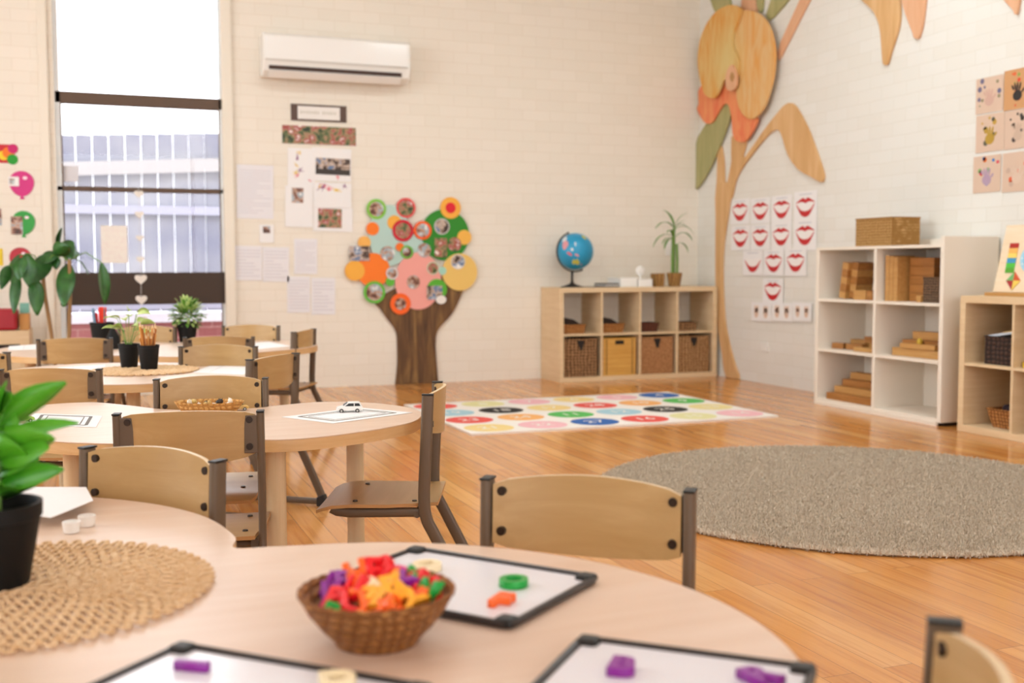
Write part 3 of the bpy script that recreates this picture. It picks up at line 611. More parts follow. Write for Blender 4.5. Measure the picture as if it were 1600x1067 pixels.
# ================================================================== second table things
def toy_car(loc, rz, body, label, s=1.0, suv=True):
    t = thing('toy_car', label, 'toy car', loc, rz, 'toy cars')
    L, W, H = 0.074*s, 0.030*s, 0.030*s
    prof = [(-.5, .2), (-.5, .55), (-.47, .62), (-.40, .96), (-.34, 1.0), (.05, 1.0), (.22, .66), (.46, .56), (.5, .42), (.5, .2)]
    bm = bm_(); prism(bm, [(a*L, -W/2, b*H) for a, b in prof], (0, W, 0)); obj('body', bm, flat(body, 0.25), t, bevel=0.0022)
    bm = bm_()
    for sy in (-1, 1):
        for q in ([(-.42, .64), (-.37, .90), (-.20, .90), (-.20, .64)], [(-.17, .64), (-.17, .90), (.02, .90), (.17, .64)]):
            prism(bm, [(a*L, sy*W/2, b*H) for a, b in q], (0, sy*0.0006, 0))
    prism(bm, [(.065*L, -W*.42, .95*H), (.065*L, W*.42, .95*H), (.225*L, W*.42, .69*H), (.225*L, -W*.42, .69*H)], (0.0012, 0, 0.0012)); obj('window', bm, M_BLACK, t)
    for x in (-.3, .3):
        for sy in (-1, 1):
            bm = bm_(); cyl(bm, (x*L, sy*(W/2-0.006*s), .2*H), (x*L, sy*(W/2+0.0015), .2*H), .2*H, seg=18); wv = obj('wheel', bm, M_BLACK, t, smooth=True)
            bm = bm_(); cyl(bm, (x*L, sy*(W/2+0.001), .2*H), (x*L, sy*(W/2+0.0022), .2*H), .1*H, seg=14); obj('hubcap', bm, flat('#c8c4be', 0.3), wv)
    return t
g = G(546, 644, TH); toy_car(g, -YAW+PI+0.15, '#f4f2ee', 'white toy car parked on the drawn road sheet', 1.02)
g = G(372, 641, TH); toy_car(g, -YAW+0.35, '#dcb262', 'yellow toy car with black wheels beside the shell basket', 0.82)
g = G(34, 660, TH); toy_car(g, -YAW+0.7, '#a9cf62', 'lime green toy car on the far left drawing sheet', 0.85)
# basket with shells
bc2 = G(322, 638, TH); bc2 = Vector((0.308, 3.262, TH))
t = thing('oval_basket', 'flat oval cane basket of shells and pebbles on the second table', 'basket', bc2, -YAW, None)
bm = bm_(); lathe(bm, [(0.001, 0.001), (0.075, 0), (0.078, 0.003), (0.099, 0.032), (0.101, 0.035), (0.096, 0.034), (0.074, 0.008), (0.001, 0.006)], seg=40, sy=0.6); obj('basket_body', bm, weave('cane_basket', '#dba55c', '#b67e3c', 60), t, smooth=True)
rnd = random.Random(2)
for k in range(11):
    x, y = rnd.uniform(-0.06, 0.055), rnd.uniform(-0.025, 0.03); c = ['#efe4d2', '#d8b870', '#e9dcc6', '#2a2622', '#c9a25a'][k % 5]
    if k == 3: x, y = 0.03, 0.0
    r = rnd.uniform(0.008, 0.012) * (1.45 if k == 3 else 1)
    v = Vector((x, y, 0)); v.rotate(Matrix.Rotation(-YAW, 3, 'Z'))
    bm = bm_(); sphere(bm, (0, 0, 0), r, (1, 0.8, 0.62), 10)
    for q in range(5): cyl(bm, (0, 0, 0), (r*1.2*math.cos(q-1), r*1.2*math.sin(q-1)*0.8, r*0.3), r*0.16, r*0.05, 5)
    o = obj('sea_shell', bm, flat(c, 0.45), smooth=True); o.location = (bc2.x+v.x, bc2.y+v.y, TH+0.024+0.008*(k % 2)); o.rotation_euler = (0.3*k, 0.2*k, k)
    where = ('left' if x < -0.02 else 'right' if x > 0.02 else 'middle')
    tag(o, '%s in the %s of the oval basket' % (['white shell', 'yellow shell', 'cream shell', 'round black pebble', 'amber shell'][k % 5], where), 'shell', 'shells in the oval basket')
def sheet(name, quad, label, lines=None, z=TH, mats=None, group=None, cat='sheet of paper'):
    bm = bm_(); P = [Vector((p.x, p.y, z+0.0006)) for p in quad]; prism(bm, P, (0, 0, 0.0006))
    if lines:
        for (u0, v0, u1, v1, wd, mi) in lines:
            def q(u, v): return P[0]*(1-u)*(1-v)+P[1]*u*(1-v)+P[2]*u*v+P[3]*(1-u)*v
            a, b = q(u0, v0), q(u1, v1); d = (b-a).normalized(); s = Vector((-d.y, d.x, 0))*wd/2
            up = Vector((0, 0, 0.0007)); prism(bm, [a-s+up, b-s+up, b+s+up, a+s+up], (0, 0, 0.0003), mi)
    return tag(obj(name, bm, mats or [M_PAPER, M_INKD]), label, cat, group)
border = [(0.12, 0.15, 0.88, 0.15, .009, 1), (0.88, 0.15, 0.88, 0.85, .009, 1), (0.88, 0.85, 0.12, 0.85, .009, 1), (0.12, 0.85, 0.12, 0.15, .009, 1), (0.18, 0.24, 0.82, 0.24, .003, 1), (0.82, 0.24, 0.82, 0.76, .003, 1), (0.82, 0.76, 0.18, 0.76, .003, 1), (0.18, 0.76, 0.18, 0.24, .003, 1)]
sheet('drawing_sheet', [G(440, 652, TH), G(560, 637, TH), G(645, 645, TH), G(520, 662, TH)][::1], 'white sheet with a drawn road frame beneath the white toy car', border, mats=[M_PAPER, flat('#6f6a5c')], group='drawing sheets on the second table')
sheet('drawing_sheet', [G(38, 664, TH), G(52, 646, TH), G(160, 650, TH), G(150, 668, TH)], 'white sheet with a drawn road frame by the lime toy car', border, group='drawing sheets on the second table')
sheet('drawing_sheet', [G(15, 668, TH), G(30, 662, TH), G(75, 666, TH), G(60, 676, TH)], 'small printed sheet at the far left edge of the second table', [(0.1, 0.2+0.2*k, 0.9, 0.2+0.2*k, .004, 1) for k in range(4)], group='drawing sheets on the second table')
# third table
def pencil_pot(loc, label, cols, n, r=0.042, h=0.098, plen=0.055, lab2='pencil', grp='pencils in the black pot'):
    t = thing('pencil_pot', label, 'pot', loc); bm = bm_(); pot(bm, r*0.76, r, h, 0.012); obj('pot_body', bm, M_POT, t, smooth=True)
    rnd = random.Random(n)
    for k in range(n):
        a = rnd.uniform(0, 2*PI); rr = r*0.75*math.sqrt(rnd.random()); dx, dy = rr*math.cos(a), rr*math.sin(a); L = h+plen*rnd.uniform(0.5, 1.1)
        bm = bm_(); qq = 1.25 if 'pencil' == lab2 else 0.95; x1, y1 = dx*qq, dy*qq
        pr = 0.0033 if 'pencil' == lab2 else 0.0075
        cyl(bm, (dx*0.4, dy*0.4, 0), (x1, y1, L-0.024), pr, seg=8, mi=0); cyl(bm, (x1, y1, L-0.024), (x1*1.02, y1*1.02, L-0.009), pr, 0.0005 if pr < 0.005 else pr*0.9, 8, mi=1 if pr < 0.005 else 0)
        cn, cc = cols[k % len(cols)]
        o = obj(lab2.replace(' ', '_'), bm, [flat(cc, 0.4), flat('#e3c193')], smooth=True); o.location = (loc[0], loc[1], loc[2]+0.008)
        v = rgt.dot(Vector((dx, dy, 0))); wd = 'left' if v < -0.01 else 'right' if v > 0.01 else 'middle'
        tag(o, '%s %s standing %s in the %s' % (cn, lab2, wd, 'black pot on the third table' if n > 12 else 'black bucket on the farthest table'), lab2, grp)
    return t
l3 = G(233, 577, TH+0.008)
pencil_pot((l3.x, l3.y, TH+0.008), 'black pot packed with tan pencils on the third table mat', [('tan', '#d79a55'), ('amber', '#c98439'), ('brown', '#b06a30')], 26, 0.043, 0.1, 0.085)
l3 = G(204, 574, TH+0.008)
t = thing('potted_plant', 'small variegated plant in a black pot beside the pencil pot', 'potted plant', (l3.x-0.004, l3.y+0.02, TH+0.008))
bm = bm_(); pot(bm, 0.033, 0.043, 0.098); obj('pot', bm, M_POT, t, smooth=True)
bm = bm_(); rnd = random.Random(8); bs = bm_()
for k in range(15):
    a = 2*PI*k/15*2.4; zz = 0.11+0.10*(k/15); R = 0.03+0.05*(1-abs(k/15-0.4)); d = Vector((math.cos(a), math.sin(a), 0.45))
    st = Vector((0.01*math.cos(k), 0.01*math.sin(k), 0.09)); e = st+Vector((math.cos(a)*R*0.5, math.sin(a)*R*0.5, zz-0.06)); tube(bs, [st, (st+e)/2+Vector((0, 0, 0.01)), e], 0.0012, 5); leaf(bm, e, d, 0.062, 0.036, 0.9, roll=rnd.uniform(-1, 1))
obj('stem', bs, M_STEM, t, smooth=True); foliage('foliage', bm, M_LEAFL, t)
g = G(160, 588, TH)
for q, lab in (([G(300, 582, TH), G(330, 571, TH), G(400, 573, TH), G(380, 586, TH)], 'blank white sheet at the right of the pencil pot table'), ([G(100, 582, TH), G(90, 574, TH), G(165, 570, TH), G(160, 580, TH)], 'blank white sheet at the left of the pencil pot table')):
    sheet('blank_sheet', q, lab, [(0.1, 0.3, 0.9, 0.3, .002, 1)], mats=[M_PAPER, M_INKG], group='sheets on the third table')
# farthest table
l4 = G(160, 541, TH); pencil_pot((l4.x, l4.y, TH), 'black bucket of red and orange pens on the farthest table', [('red', '#d8352a'), ('orange', '#f08a4a'), ('grey blue', '#6f8fa8'), ('scarlet', '#e23c1e')], 9, 0.062, 0.13, 0.09, 'marker pen', 'pens in the black bucket')
l4 = G(177, 545, TH); bm = bm_(); lathe(bm, [(0.03, 0), (0.036, 0.001), (0.033, 0.06), (0.014, 0.10), (0.012, 0.11), (0.001, 0.111)], seg=24); o = obj('black_bottle', bm, M_POT, smooth=True); o.location = l4; tag(o, 'black tapered bottle beside the pen bucket', 'bottle')
l4 = G(293, 534, TH)
t = thing('potted_plant', 'round bushy green plant in a black pot on the farthest table', 'potted plant', (l4.x, l4.y, TH))
bm = bm_(); pot(bm, 0.042, 0.06, 0.115); obj('pot', bm, M_POT, t, smooth=True)
bm = bm_(); rnd = random.Random(4)
for k in range(300):
    v = Vector((rnd.gauss(0, 1), rnd.gauss(0, 1), rnd.gauss(0.25, 0.8))).normalized(); c = Vector((0, 0, 0.155)); leaf(bm, c+v*rnd.uniform(0.03, 0.08), v+Vector((0, 0, 0.3)), 0.042, 0.024, 0.7, n=3, mi=k % 2)
foliage('foliage', bm, [M_LEAFL, M_LEAF], t)
for q, lab in (([G(400, 546, TH), G(370, 538, TH), G(420, 534, TH), G(455, 541, TH)], 'white sheet on the farthest table left of its end chair'), ([G(12, 548, TH), G(14, 541, TH), G(62, 538, TH), G(60, 546, TH)], 'white sheet at the left end of the farthest table')):
    sheet('blank_sheet', q, lab, [(0.1, 0.5, 0.9, 0.5, .002, 1)], mats=[M_PAPER, M_INKG], group='sheets on the farthest table')

# ================================================================== FLOOR TEXTILES
bm = bm_(); MX0, MY0, MW, MH = 1.95, 5.735, 2.02, 1.41
bx(bm, MX0, MX0+MW, MY0, MY0+MH, 0.0, 0.012, mi=0)
cols = {'y': '#ecd08a', 'p': '#eeb6bb', 'b': '#2f62a8', 'r': '#e4544a', 'l': '#e2dba0', 'o': '#f2b06a', 'g': '#58b858', 't': '#a6cbd6', 'k': '#1c1814', 'w': '#e8d795', 'W': '#f3ece2'}
keys = list(cols); mats_ = [flat('#f1e9e0', 0.9)] + [flat(cols[k], 0.9) for k in keys]
grid = ['ypbrlp', 'rogtkw', 'tkyrog', 'rlpypb']
dxx = MW/6
digits = ['21', '22', '27', '16', '15', '14', '23', '24', '11', '12', '25', '13', '19', '18', '17', '28', '10', '9', '20', '8', '7', '6', '5', '4']
for j, row in enumerate(grid):
    for i, k in enumerate(row):
        cx = MX0+dxx*(i+0.5); cy = MY0+MH/4*(j+0.5)
        prism(bm, disc_pts(0.146, 32, cx, cy, 0.0122), (0, 0, 0.0006), 1+keys.index(k))
        text_into(bm, digits[j*6+i], 0.13, 0.0003, Matrix.Translation((cx, cy, 0.0133)), 1+keys.index('W'))
tag(obj('play_mat', bm, mats_), 'white rectangular play mat with rows of coloured numbered dots', 'mat')
# round shag rug
RC, RRAD = Vector((2.93, 3.70, 0)), 1.06
t = thing('round_rug', 'large round grey shag rug on the timber floor', 'rug', RC)
bm = bm_(); lathe(bm, [(0.001, 0.001), (RRAD-0.025, 0.001), (RRAD-0.015, 0.008), (RRAD-0.02, 0.014), (RRAD-0.04, 0.018), (0.001, 0.018)], seg=128); obj('rug_backing', bm, M_RUG, t, smooth=True)
bm = bm_(); rnd = random.Random(9); vs_ = []; fcs = []
for k in range(100000):
    a = rnd.uniform(0, 2*PI); r = (RRAD-0.004)*math.sqrt(rnd.random()); x, y = r*math.cos(a), r*math.sin(a); h = rnd.uniform(0.010, 0.019); b = rnd.uniform(0, 2*PI); lx, ly = rnd.gauss(0, 0.006), rnd.gauss(0, 0.006)
    z0 = 0.014 if r < RRAD-0.03 else rnd.uniform(0.001, 0.012); wd = 0.002; i0 = len(vs_)
    vs_ += [(x+wd*math.cos(b), y+wd*math.sin(b), z0), (x-wd*math.cos(b), y-wd*math.sin(b), z0), (x+lx-wd*0.6*math.cos(b), y+ly-wd*0.6*math.sin(b), z0+h), (x+lx+wd*0.6*math.cos(b), y+ly+wd*0.6*math.sin(b), z0+h)]; fcs.append((i0, i0+1, i0+2, i0+3))
bm.free(); me = bpy.data.meshes.new('pile'); me.from_pydata(vs_, [], fcs); me.materials.append(M_RUG); o = bpy.data.objects.new('pile', me); COL.objects.link(o); o.parent = t; o['kind'] = 'stuff'

# ================================================================== SHELVES
def cube_shelf(label, loc, rz, cols_, h=0.77, d=0.39, back=None, mt=M_KALLAX):
    w_ = 0.08+0.335*cols_+0.0165*(cols_-1)
    t = thing('cube_shelf', label, 'shelf', loc, rz, 'birch effect cube shelves')   # local: x 0..w, y 0..d (front at 0)
    for z0, nm in ((0, 'bottom_panel'), (h-0.04, 'top_panel')): bm = bm_(); bx(bm, 0, w_, 0, d, z0, z0+0.04); obj(nm, bm, mt, t, bevel=0.0015)
    for x0 in (0, w_-0.04): bm = bm_(); bx(bm, x0, x0+0.04, 0.0, d, 0.0402, h-0.0402); obj('side_panel', bm, mt, t, bevel=0.0015)
    bm = bm_(); bx(bm, 0.0402, w_-0.0402, 0.004, d, h/2-0.008, h/2+0.008); obj('middle_shelf', bm, mt, t)
    for k in range(1, cols_):
        x0 = 0.04+0.335*k+0.0165*(k-1)
        for z0, z1 in ((0.0402, h/2-0.0082), (h/2+0.0082, h-0.0402)): bm = bm_(); bx(bm, x0, x0+0.0165, 0.004, d, z0, z1); obj('divider', bm, mt, t)
    if back: bm = bm_(); bx(bm, 0.0402, w_-0.0402, d-0.006, d-0.001, 0.0402, h-0.0402); obj('back_panel', bm, back, t)
    return t
KX, KY = 3.515, 8.115
cube_shelf('birch cube shelf of eight cells standing against the back wall', (KX, KY, 0), 0, 4)
def cellx(k): return KX+0.04+0.3515*k
def wicker_box(loc, w_, d_, h_, m, label, rz=0, hole='tri', group=None, name='storage_basket', cat='basket', taper=0.0):
    t = thing(name, label, cat, loc, rz, group)
    bm = bm_(); th = 0.006
    def slab(pts, off): prism(bm, pts, off)
    b0 = taper
    P = [(-w_/2+b0, -d_/2+b0, 0), (w_/2-b0, -d_/2+b0, 0), (w_/2-b0, d_/2-b0, 0), (-w_/2+b0, d_/2-b0, 0)]
    Q = [(-w_/2, -d_/2, h_), (w_/2, -d_/2, h_), (w_/2, d_/2, h_), (-w_/2, d_/2, h_)]
    Pi = [(x*(1-2*th/w_), y*(1-2*th/d_), th) for x, y, z in P]; Qi = [(x*(1-2*th/w_), y*(1-2*th/d_), h_) for x, y, z in Q]
    V = [[bm.verts.new(p) for p in L] for L in (P, Q, Pi, Qi)]
    for i in range(4):
        j = (i+1) % 4; bm.faces.new((V[0][i], V[0][j], V[1][j], V[1][i])); bm.faces.new((V[2][i], V[3][i], V[3][j], V[2][j])); bm.faces.new((V[1][i], V[1][j], V[3][j], V[3][i]))
    bm.faces.new(V[0][::-1]); bm.faces.new(V[2]); obj('basket_wall', bm, m, t)
    bm = bm_(); tube(bm, [Vector(Q[i])*0.999 + Vector((0, 0, -0.002)) for i in range(4)], 0.005, 6, closed=True); obj('rim', bm, m, t, smooth=True)
    if hole == 'tri': bm = bm_(); prism(bm, [(-0.035, -d_/2-0.0015, h_-0.012), (0.035, -d_/2-0.0015, h_-0.012), (0.012, -d_/2-0.0015, h_-0.09), (-0.006, -d_/2-0.0015, h_-0.09)], (0, -0.001, 0)); obj('handle_hole', bm, M_BLACK, t)
    if hole == 'rect': bm = bm_(); prism(bm, [(-0.04, -d_/2-0.0015, h_-0.052), (0.04, -d_/2-0.0015, h_-0.052), (0.04, -d_/2-0.0015, h_-0.02), (-0.04, -d_/2-0.0015, h_-0.02)], (0, -0.001, 0)); obj('handle_hole', bm, M_BLACK, t)
    return t
gb = 'cube boxes in the lower row of the back shelf'
for k, (m, hl, lab) in enumerate(((M_WICK, 'tri', 'brown wicker cube box in the lower left cell of the back shelf'), (M_BAMBOO, 'rect', 'golden bamboo crate with oblong hand hole in the back shelf'), (noisy('x1', '#8a5a34', '#b98655', 60, 0.8, 0.8, 0.004), 'tri', 'reddish brown rush cube box right of the bamboo crate'), (weave('pale_wicker', '#c79a66', '#6d4522', 34), 'tri', 'paler wicker cube box in the lower right cell of the back shelf'))):
    b = wicker_box((cellx(k)+0.1675-0.008, KY+0.185, 0.0405), 0.30, 0.33, 0.31, m, lab, hole=hl, group=gb)
    if hl == 'rect':
        for xx in (-0.118, 0.118): bm = bm_(); bx(bm, xx-0.003, xx+0.003, -0.168, -0.1655, 0.01, 0.30); obj('edge_seam', bm, mat('dark_seam', '#6d451a', 0.6), b)
gt = 'trays with dark contents in the upper row of the back shelf'
zc = 0.385+0.0085
for k, (wd, dk, col, lab) in enumerate(((0.20, 0.24, M_WICKO, 'orange tray with dark cloth in the upper left cell of the back shelf'), (0.20, 0.24, M_WICKO, 'orange tray with dark cloth in the second upper cell of the back shelf'),
                                   (0.17, 0.16, weave('red_brown_wicker', '#7a3f22', '#35180c', 40), 'small red brown basket in the third upper cell of the back shelf'), (0.19, 0.16, M_WICK, 'small brown basket with dark contents in the upper right cell'))):
    xx = cellx(k)+wd/2+0.012; yy = KY+0.03+dk/2
    b = wicker_box((xx, yy, zc), wd, dk, 0.075, col, lab, hole=None, group=gt, name='small_basket', taper=0.012)
    bm = bm_()
    if k < 2:
        prism(bm, [(-wd/2+0.012, -dk/2+0.012, 0.05), (wd/2-0.012, -dk/2+0.012, 0.05), (wd/2-0.012, dk/2-0.012, 0.10), (-wd/2+0.012, dk/2-0.012, 0.135)], (0, 0, 0.006))
        o = obj('dark_cloth', bm, mat('black_brown_cloth', '#2a1a14', 0.9)); lab2 = 'dark folded cloth in the %s orange tray' % ('leftmost' if k == 0 else 'second'); ct = 'cloth'
    else:
        for q in range(7): sphere(bm, (-wd/2+0.03+q*0.019, (q % 3-1)*0.03, 0.068), 0.014, seg=8)
        o = obj('dark_pine_cones', bm, mat('dark_cone', '#2c1b14', 0.9)); lab2 = 'dark lumps heaped in the small basket of the %s cell' % ('third' if k == 2 else 'upper right'); ct = 'cones'; o['kind'] = 'stuff'
    o.location = (xx, yy, zc); tag(o, lab2, ct)
# on top of it
zt = 0.77
g = Vector((3.705, 8.29, zt))
t = thing('desk_globe', 'blue desk globe on a black stand on the back shelf', 'globe', g)
bm = bm_(); lathe(bm, [(0.001, 0.0), (0.095, 0.0), (0.095, 0.006), (0.06, 0.016), (0.02, 0.03), (0.011, 0.05), (0.010, 0.115), (0.014, 0.125), (0.001, 0.127)], seg=28); obj('stand', bm, M_BLACK, t, smooth=True)
gc = Vector((0.018, -0.02, 0.295)); GR = 0.152; ax = Vector((-0.38, 0, 0.925)).normalized()
bm = bm_(); side = Vector((-0.925, 0, -0.38)).normalized(); arc = []
for i in range(25): a = PI*i/24; arc.append(gc + ax*math.cos(a)*(GR+0.012) + side*math.sin(a)*(GR+0.012))
tube(bm, arc, 0.0065, 6); tube(bm, [(0, 0, 0.12), gc+Vector((-0.02, 0.0, -GR-0.014))], 0.008, 6); cyl(bm, gc+ax*(GR-0.002), gc+ax*(GR+0.02), 0.006); cyl(bm, gc-ax*(GR-0.002), gc-ax*(GR+0.02), 0.006)
obj('meridian_arm', bm, M_BLACK, t, smooth=True)
bm = bm_(); sphere(bm, gc, GR, seg=48); ball = obj('globe_ball', bm, noisy('globe_sea', '#1d8fbb', '#28a0cc', 6, 0.3), t, smooth=True)
def patch(bm, lon, lat, shape, mi=0):
    # polygon in degrees round a view direction; lon to the right, lat up
    pts = catmull(shape, 3); c = []
    ctr = None; ring = []
    vdir = -awy
    rx = rgt
    for u, v in pts + [(0, 0)]:
        a, b = math.radians(lon+u), math.radians(lat+v)
        d = vdir*math.cos(a)*math.cos(b) + rx*math.sin(a)*math.cos(b) + Vector((0, 0, 1))*math.sin(b)
        ring.append(gc + d*(GR+0.0012))
    vv = [bm.verts.new(p) for p in ring]; cc = vv[-1]; vv = vv[:-1]
    mid = []
    for i in range(len(vv)): 
        a, b = vv[i], vv[(i+1) % len(vv)]; bm.faces.new((cc, a, b)).material_index = mi
bm = bm_()
patch(bm, 0, -32, [(-15, -4), (-9, 6), (0, 4), (3, 10), (7, 5), (13, -2), (13, -12), (6, -14), (-3, -10), (-12, -12)], 0)
patch(bm, -40, 18, [(-10, 12), (4, 16), (14, 6), (10, -6), (2, -14), (-6, -6)], 1)
patch(bm, -22, -8, [(-8, 3), (0, 6), (10, -3), (4, -6)], 2); patch(bm, -12, 5, [(-4, 4), (3, 3), (2, -5), (-3, -3)], 3); patch(bm, 2, -12, [(-7, 2), (0, 4), (8, -3), (2, -4)], 1)
patch(bm, -2, 22, [(-3, 6), (2, 5), (1, -6), (-2, -4)], 3); patch(bm, -55, 40, [(-12, 8), (8, 10), (16, -4), (0, -10)], 3); patch(bm, 40, 48, [(-8, 6), (10, 8), (8, -8), (-4, -6)], 0); patch(bm, 24, -46, [(-2, 4), (3, 3), (0, -6)], 2)
bmesh.ops.subdivide_edges(bm, edges=bm.edges[:], cuts=2)
for v in bm.verts: v.co = gc + (v.co-gc).normalized()*(GR+0.0012)
obj('land_masses', bm, [flat('#c8c455'), flat('#e09aa0'), flat('#d86a78'), flat('#dfe6e8')], ball, smooth=True)
p = A(926, 447, 0.25)
bm = bm_()
for k in range(3): box(bm, (0, 0, 0.006+k*0.011), (0.13-k*0.01, 0.2, 0.010), Matrix.Rotation(0.06*k, 3, 'Z'), mi=k % 2)
o = obj('magazine_stack', bm, [flat('#4a4a4c', 0.4), flat('#d8d4ce', 0.5)]); o.location = (4.015, 8.28, zt); tag(o, 'small stack of dark and pale booklets left of the white box', 'booklets')
bm = bm_()
bx(bm, 3.81, 3.94, 8.16, 8.36, zt, zt+0.004); tag(obj('dark_folder', bm, flat('#4b3f3a')), 'thin dark folder lying flat right of the globe', 'folder')
bm = bm_(); bx(bm, 4.09, 4.24, 8.16, 8.42, zt, zt+0.078); tag(obj('white_box', bm, M_WPLAST, bevel=0.004), 'left white box of the pair on the back shelf', 'box')
bm = bm_(); bx(bm, 4.25, 4.385, 8.16, 8.42, zt, zt+0.066); tag(obj('white_box', bm, M_WPLAST, bevel=0.004), 'right white box of the pair, beside the woven cube', 'box')
bm = bm_(); cyl(bm, (4.30, 8.22, zt+0.067), (4.30, 8.22, zt+0.10), 0.008); sphere(bm, (4.30, 8.22, zt+0.135), 0.042, (1, 0.35, 1), 18); tag(obj('small_white_clock', bm, M_WPLAST, smooth=True), 'little round white ornament standing on the right white box', 'ornament')
bm = bm_(); lathe(bm, [(0.05, 0), (0.058, 0.002), (0.062, 0.11), (0.057, 0.112), (0.052, 0.01), (0.001, 0.008)], seg=4); o = obj('woven_planter', bm, weave('planter_weave', '#b98b4c', '#7b5425', 40)); o.location = (4.475, 8.24, zt); o.rotation_euler = (0, 0, PI/4); tag(o, 'empty square woven planter left of the cane plant on the back shelf', 'planter')
t = thing('cane_plant', 'small cane plant with drooping leaves in a woven pot on the back shelf', 'potted plant', (4.625, 8.22, zt))
bm = bm_(); lathe(bm, [(0.042, 0), (0.048, 0.002), (0.066, 0.115), (0.060, 0.117), (0.045, 0.01), (0.001, 0.008)], seg=24); obj('woven_pot', bm, weave('planter_weave', '#b98b4c', '#7b5425', 40), t, smooth=True)
bm = bm_(); cyl(bm, (0, 0, 0.09), (0, 0, 0.1), 0.055); obj('soil', bm, M_SOIL, t)
bm = bm_()
for (x, y, h) in ((-0.02, 0, 0.33), (0.0, 0.015, 0.40), (0.018, -0.01, 0.27)): tube(bm, [(x, y, 0.09), (x*1.1, y, 0.09+h*0.5), (x*0.8, y, 0.09+h)], 0.012, 10)
obj('cane', bm, M_STEM, t, smooth=True)
bm = bm_()
for (x, z, dx, dz, L, dr) in ((-0.015, 0.42, -1, 0.5, 0.26, 2.2), (-0.015, 0.40, -0.8, 0.2, 0.16, 2.6), (-0.01, 0.41, -0.5, 0.9, 0.20, 1.8), (0.0, 0.49, -0.4, 1.2, 0.22, 1.6), (0.0, 0.49, 0.3, 1.2, 0.18, 1.8), (0.0, 0.48, 0.6, 0.6, 0.20, 2.4), (0.015, 0.36, 0.7, 0.3, 0.16, 2.6),
                              (0, 0.48, -0.9, 1.0, 0.27, 2.0), (0, 0.46, 0.2, 0.9, 0.14, 2.0), (-0.01, 0.38, -0.3, 0.4, 0.15, 3.0), (0.01, 0.42, 0.9, 0.8, 0.22, 2.2), (0, 0.47, 0.1, 0.4, 0.15, 3.2)):
    leaf(bm, (x, 0, z), (dx, rnd.uniform(-0.5, 0.3), dz), L, 0.034, dr, n=8)
foliage('foliage', bm, M_LEAF, t)

# white shelf on the right wall. local x runs towards the camera along the wall, local y into the wall
def right_shelf_frame(x, y): return (x, y, 0), -PI/2
WSX, WSY, WSW, WSH, WSD = 4.603, 6.238, 1.20, 1.045, 0.405
t = thing('white_shelf', 'white open shelf of six cells holding wooden blocks, right wall', 'shelf', (WSX, WSY, 0), -PI/2)
th = 0.018
for x0 in (0, WSW-0.03): bm = bm_(); bx(bm, x0, x0+0.03, 0, WSD, 0.022, WSH+0.065 if x0 else WSH+0.0); obj('side_panel', bm, M_WHITE, t, bevel=0.001)
mid = WSW/2
SZ = [0.034, 0.373, 0.710]
for z in SZ: bm = bm_(); bx(bm, 0.0305, mid-0.0125, 0.004, WSD-0.012, z-0.009, z+0.009); bx(bm, mid+0.0125, WSW-0.0305, 0.004, WSD-0.012, z-0.009, z+0.009); obj('shelf_board', bm, M_WHITE, t)
bm = bm_(); bx(bm, 0.0, WSW-0.0305, 0.0, WSD, WSH+0.0005, WSH+0.0185); obj('top_board', bm, M_WHITE, t)
bm = bm_(); bx(bm, 0.0, WSW-0.0305, WSD-0.02, WSD, WSH+0.019, WSH+0.065); obj('back_lip', bm, M_WHITE, t)
bm = bm_(); bx(bm, mid-0.012, mid+0.012, 0.002, WSD-0.012, 0.026, WSH); obj('divider', bm, M_WHITE, t)
bm = bm_(); bx(bm, 0.0305, WSW-0.0305, WSD-0.0115, WSD-0.004, 0.026, WSH); obj('back_panel', bm, M_WHITE, t)
bm = bm_(); bx(bm, 0.01, WSW-0.03, -0.004, 0.012, 0.0, 0.0245); obj('plinth', bm, M_WHITE, t)
bm = bm_(); bx(bm, 0.02, WSW-0.004, 0.03, WSD-0.02, 0.0, 0.0215); obj('base_skid', bm, M_BLACK, t)
def ws(u, v, z): return Vector((WSX+v, WSY-u, z))       # u along the shelf from its far end, v depth
ROTW = Matrix.Rotation(-PI/2, 4, 'Z')
def block(u, v, z, su, sv, sz, label, m=M_BLOCK, tilt=0.0, rz=0.0, grp='wooden blocks on the white shelf', name='wooden_block'):
    bm = bm_(); box(bm, (0, 0, 0), (su, sv, sz)); o = obj(name, bm, m, bevel=0.002)
    o.location = ws(u, v, z+sz/2); o.rotation_euler = (0, tilt, -PI/2+rz); return tag(o, label, 'block', grp)
z1, z2, z3 = [z+0.0095 for z in SZ]
# top left cell: two leaning stacks and a low block
for c, (u, tl, nn) in enumerate(((0.17, 0.16, 5), (0.235, 0.14, 5))):
    for k in range(nn):
        hh = 0.048
        block(u+0.028+math.sin(tl)*(k+0.5)*hh, 0.13+0.03*c, z3+0.006+k*hh*math.cos(tl), 0.06, 0.14, hh-0.001, '%s leaning column of blocks in the top left cell, %s from its foot' % ('left' if c == 0 else 'right', ['lowest', 'second', 'third', 'fourth', 'top'][k]), M_BLOCK if (k+c) % 2 else M_BLOCKP, tl)
block(0.40, 0.12, z3, 0.12, 0.15, 0.062, 'low squat wooden block beside the leaning columns, left half', M_BLOCKP); block(0.495, 0.12, z3, 0.055, 0.15, 0.058, 'low squat wooden block by the divider, top left cell', M_BLOCK)
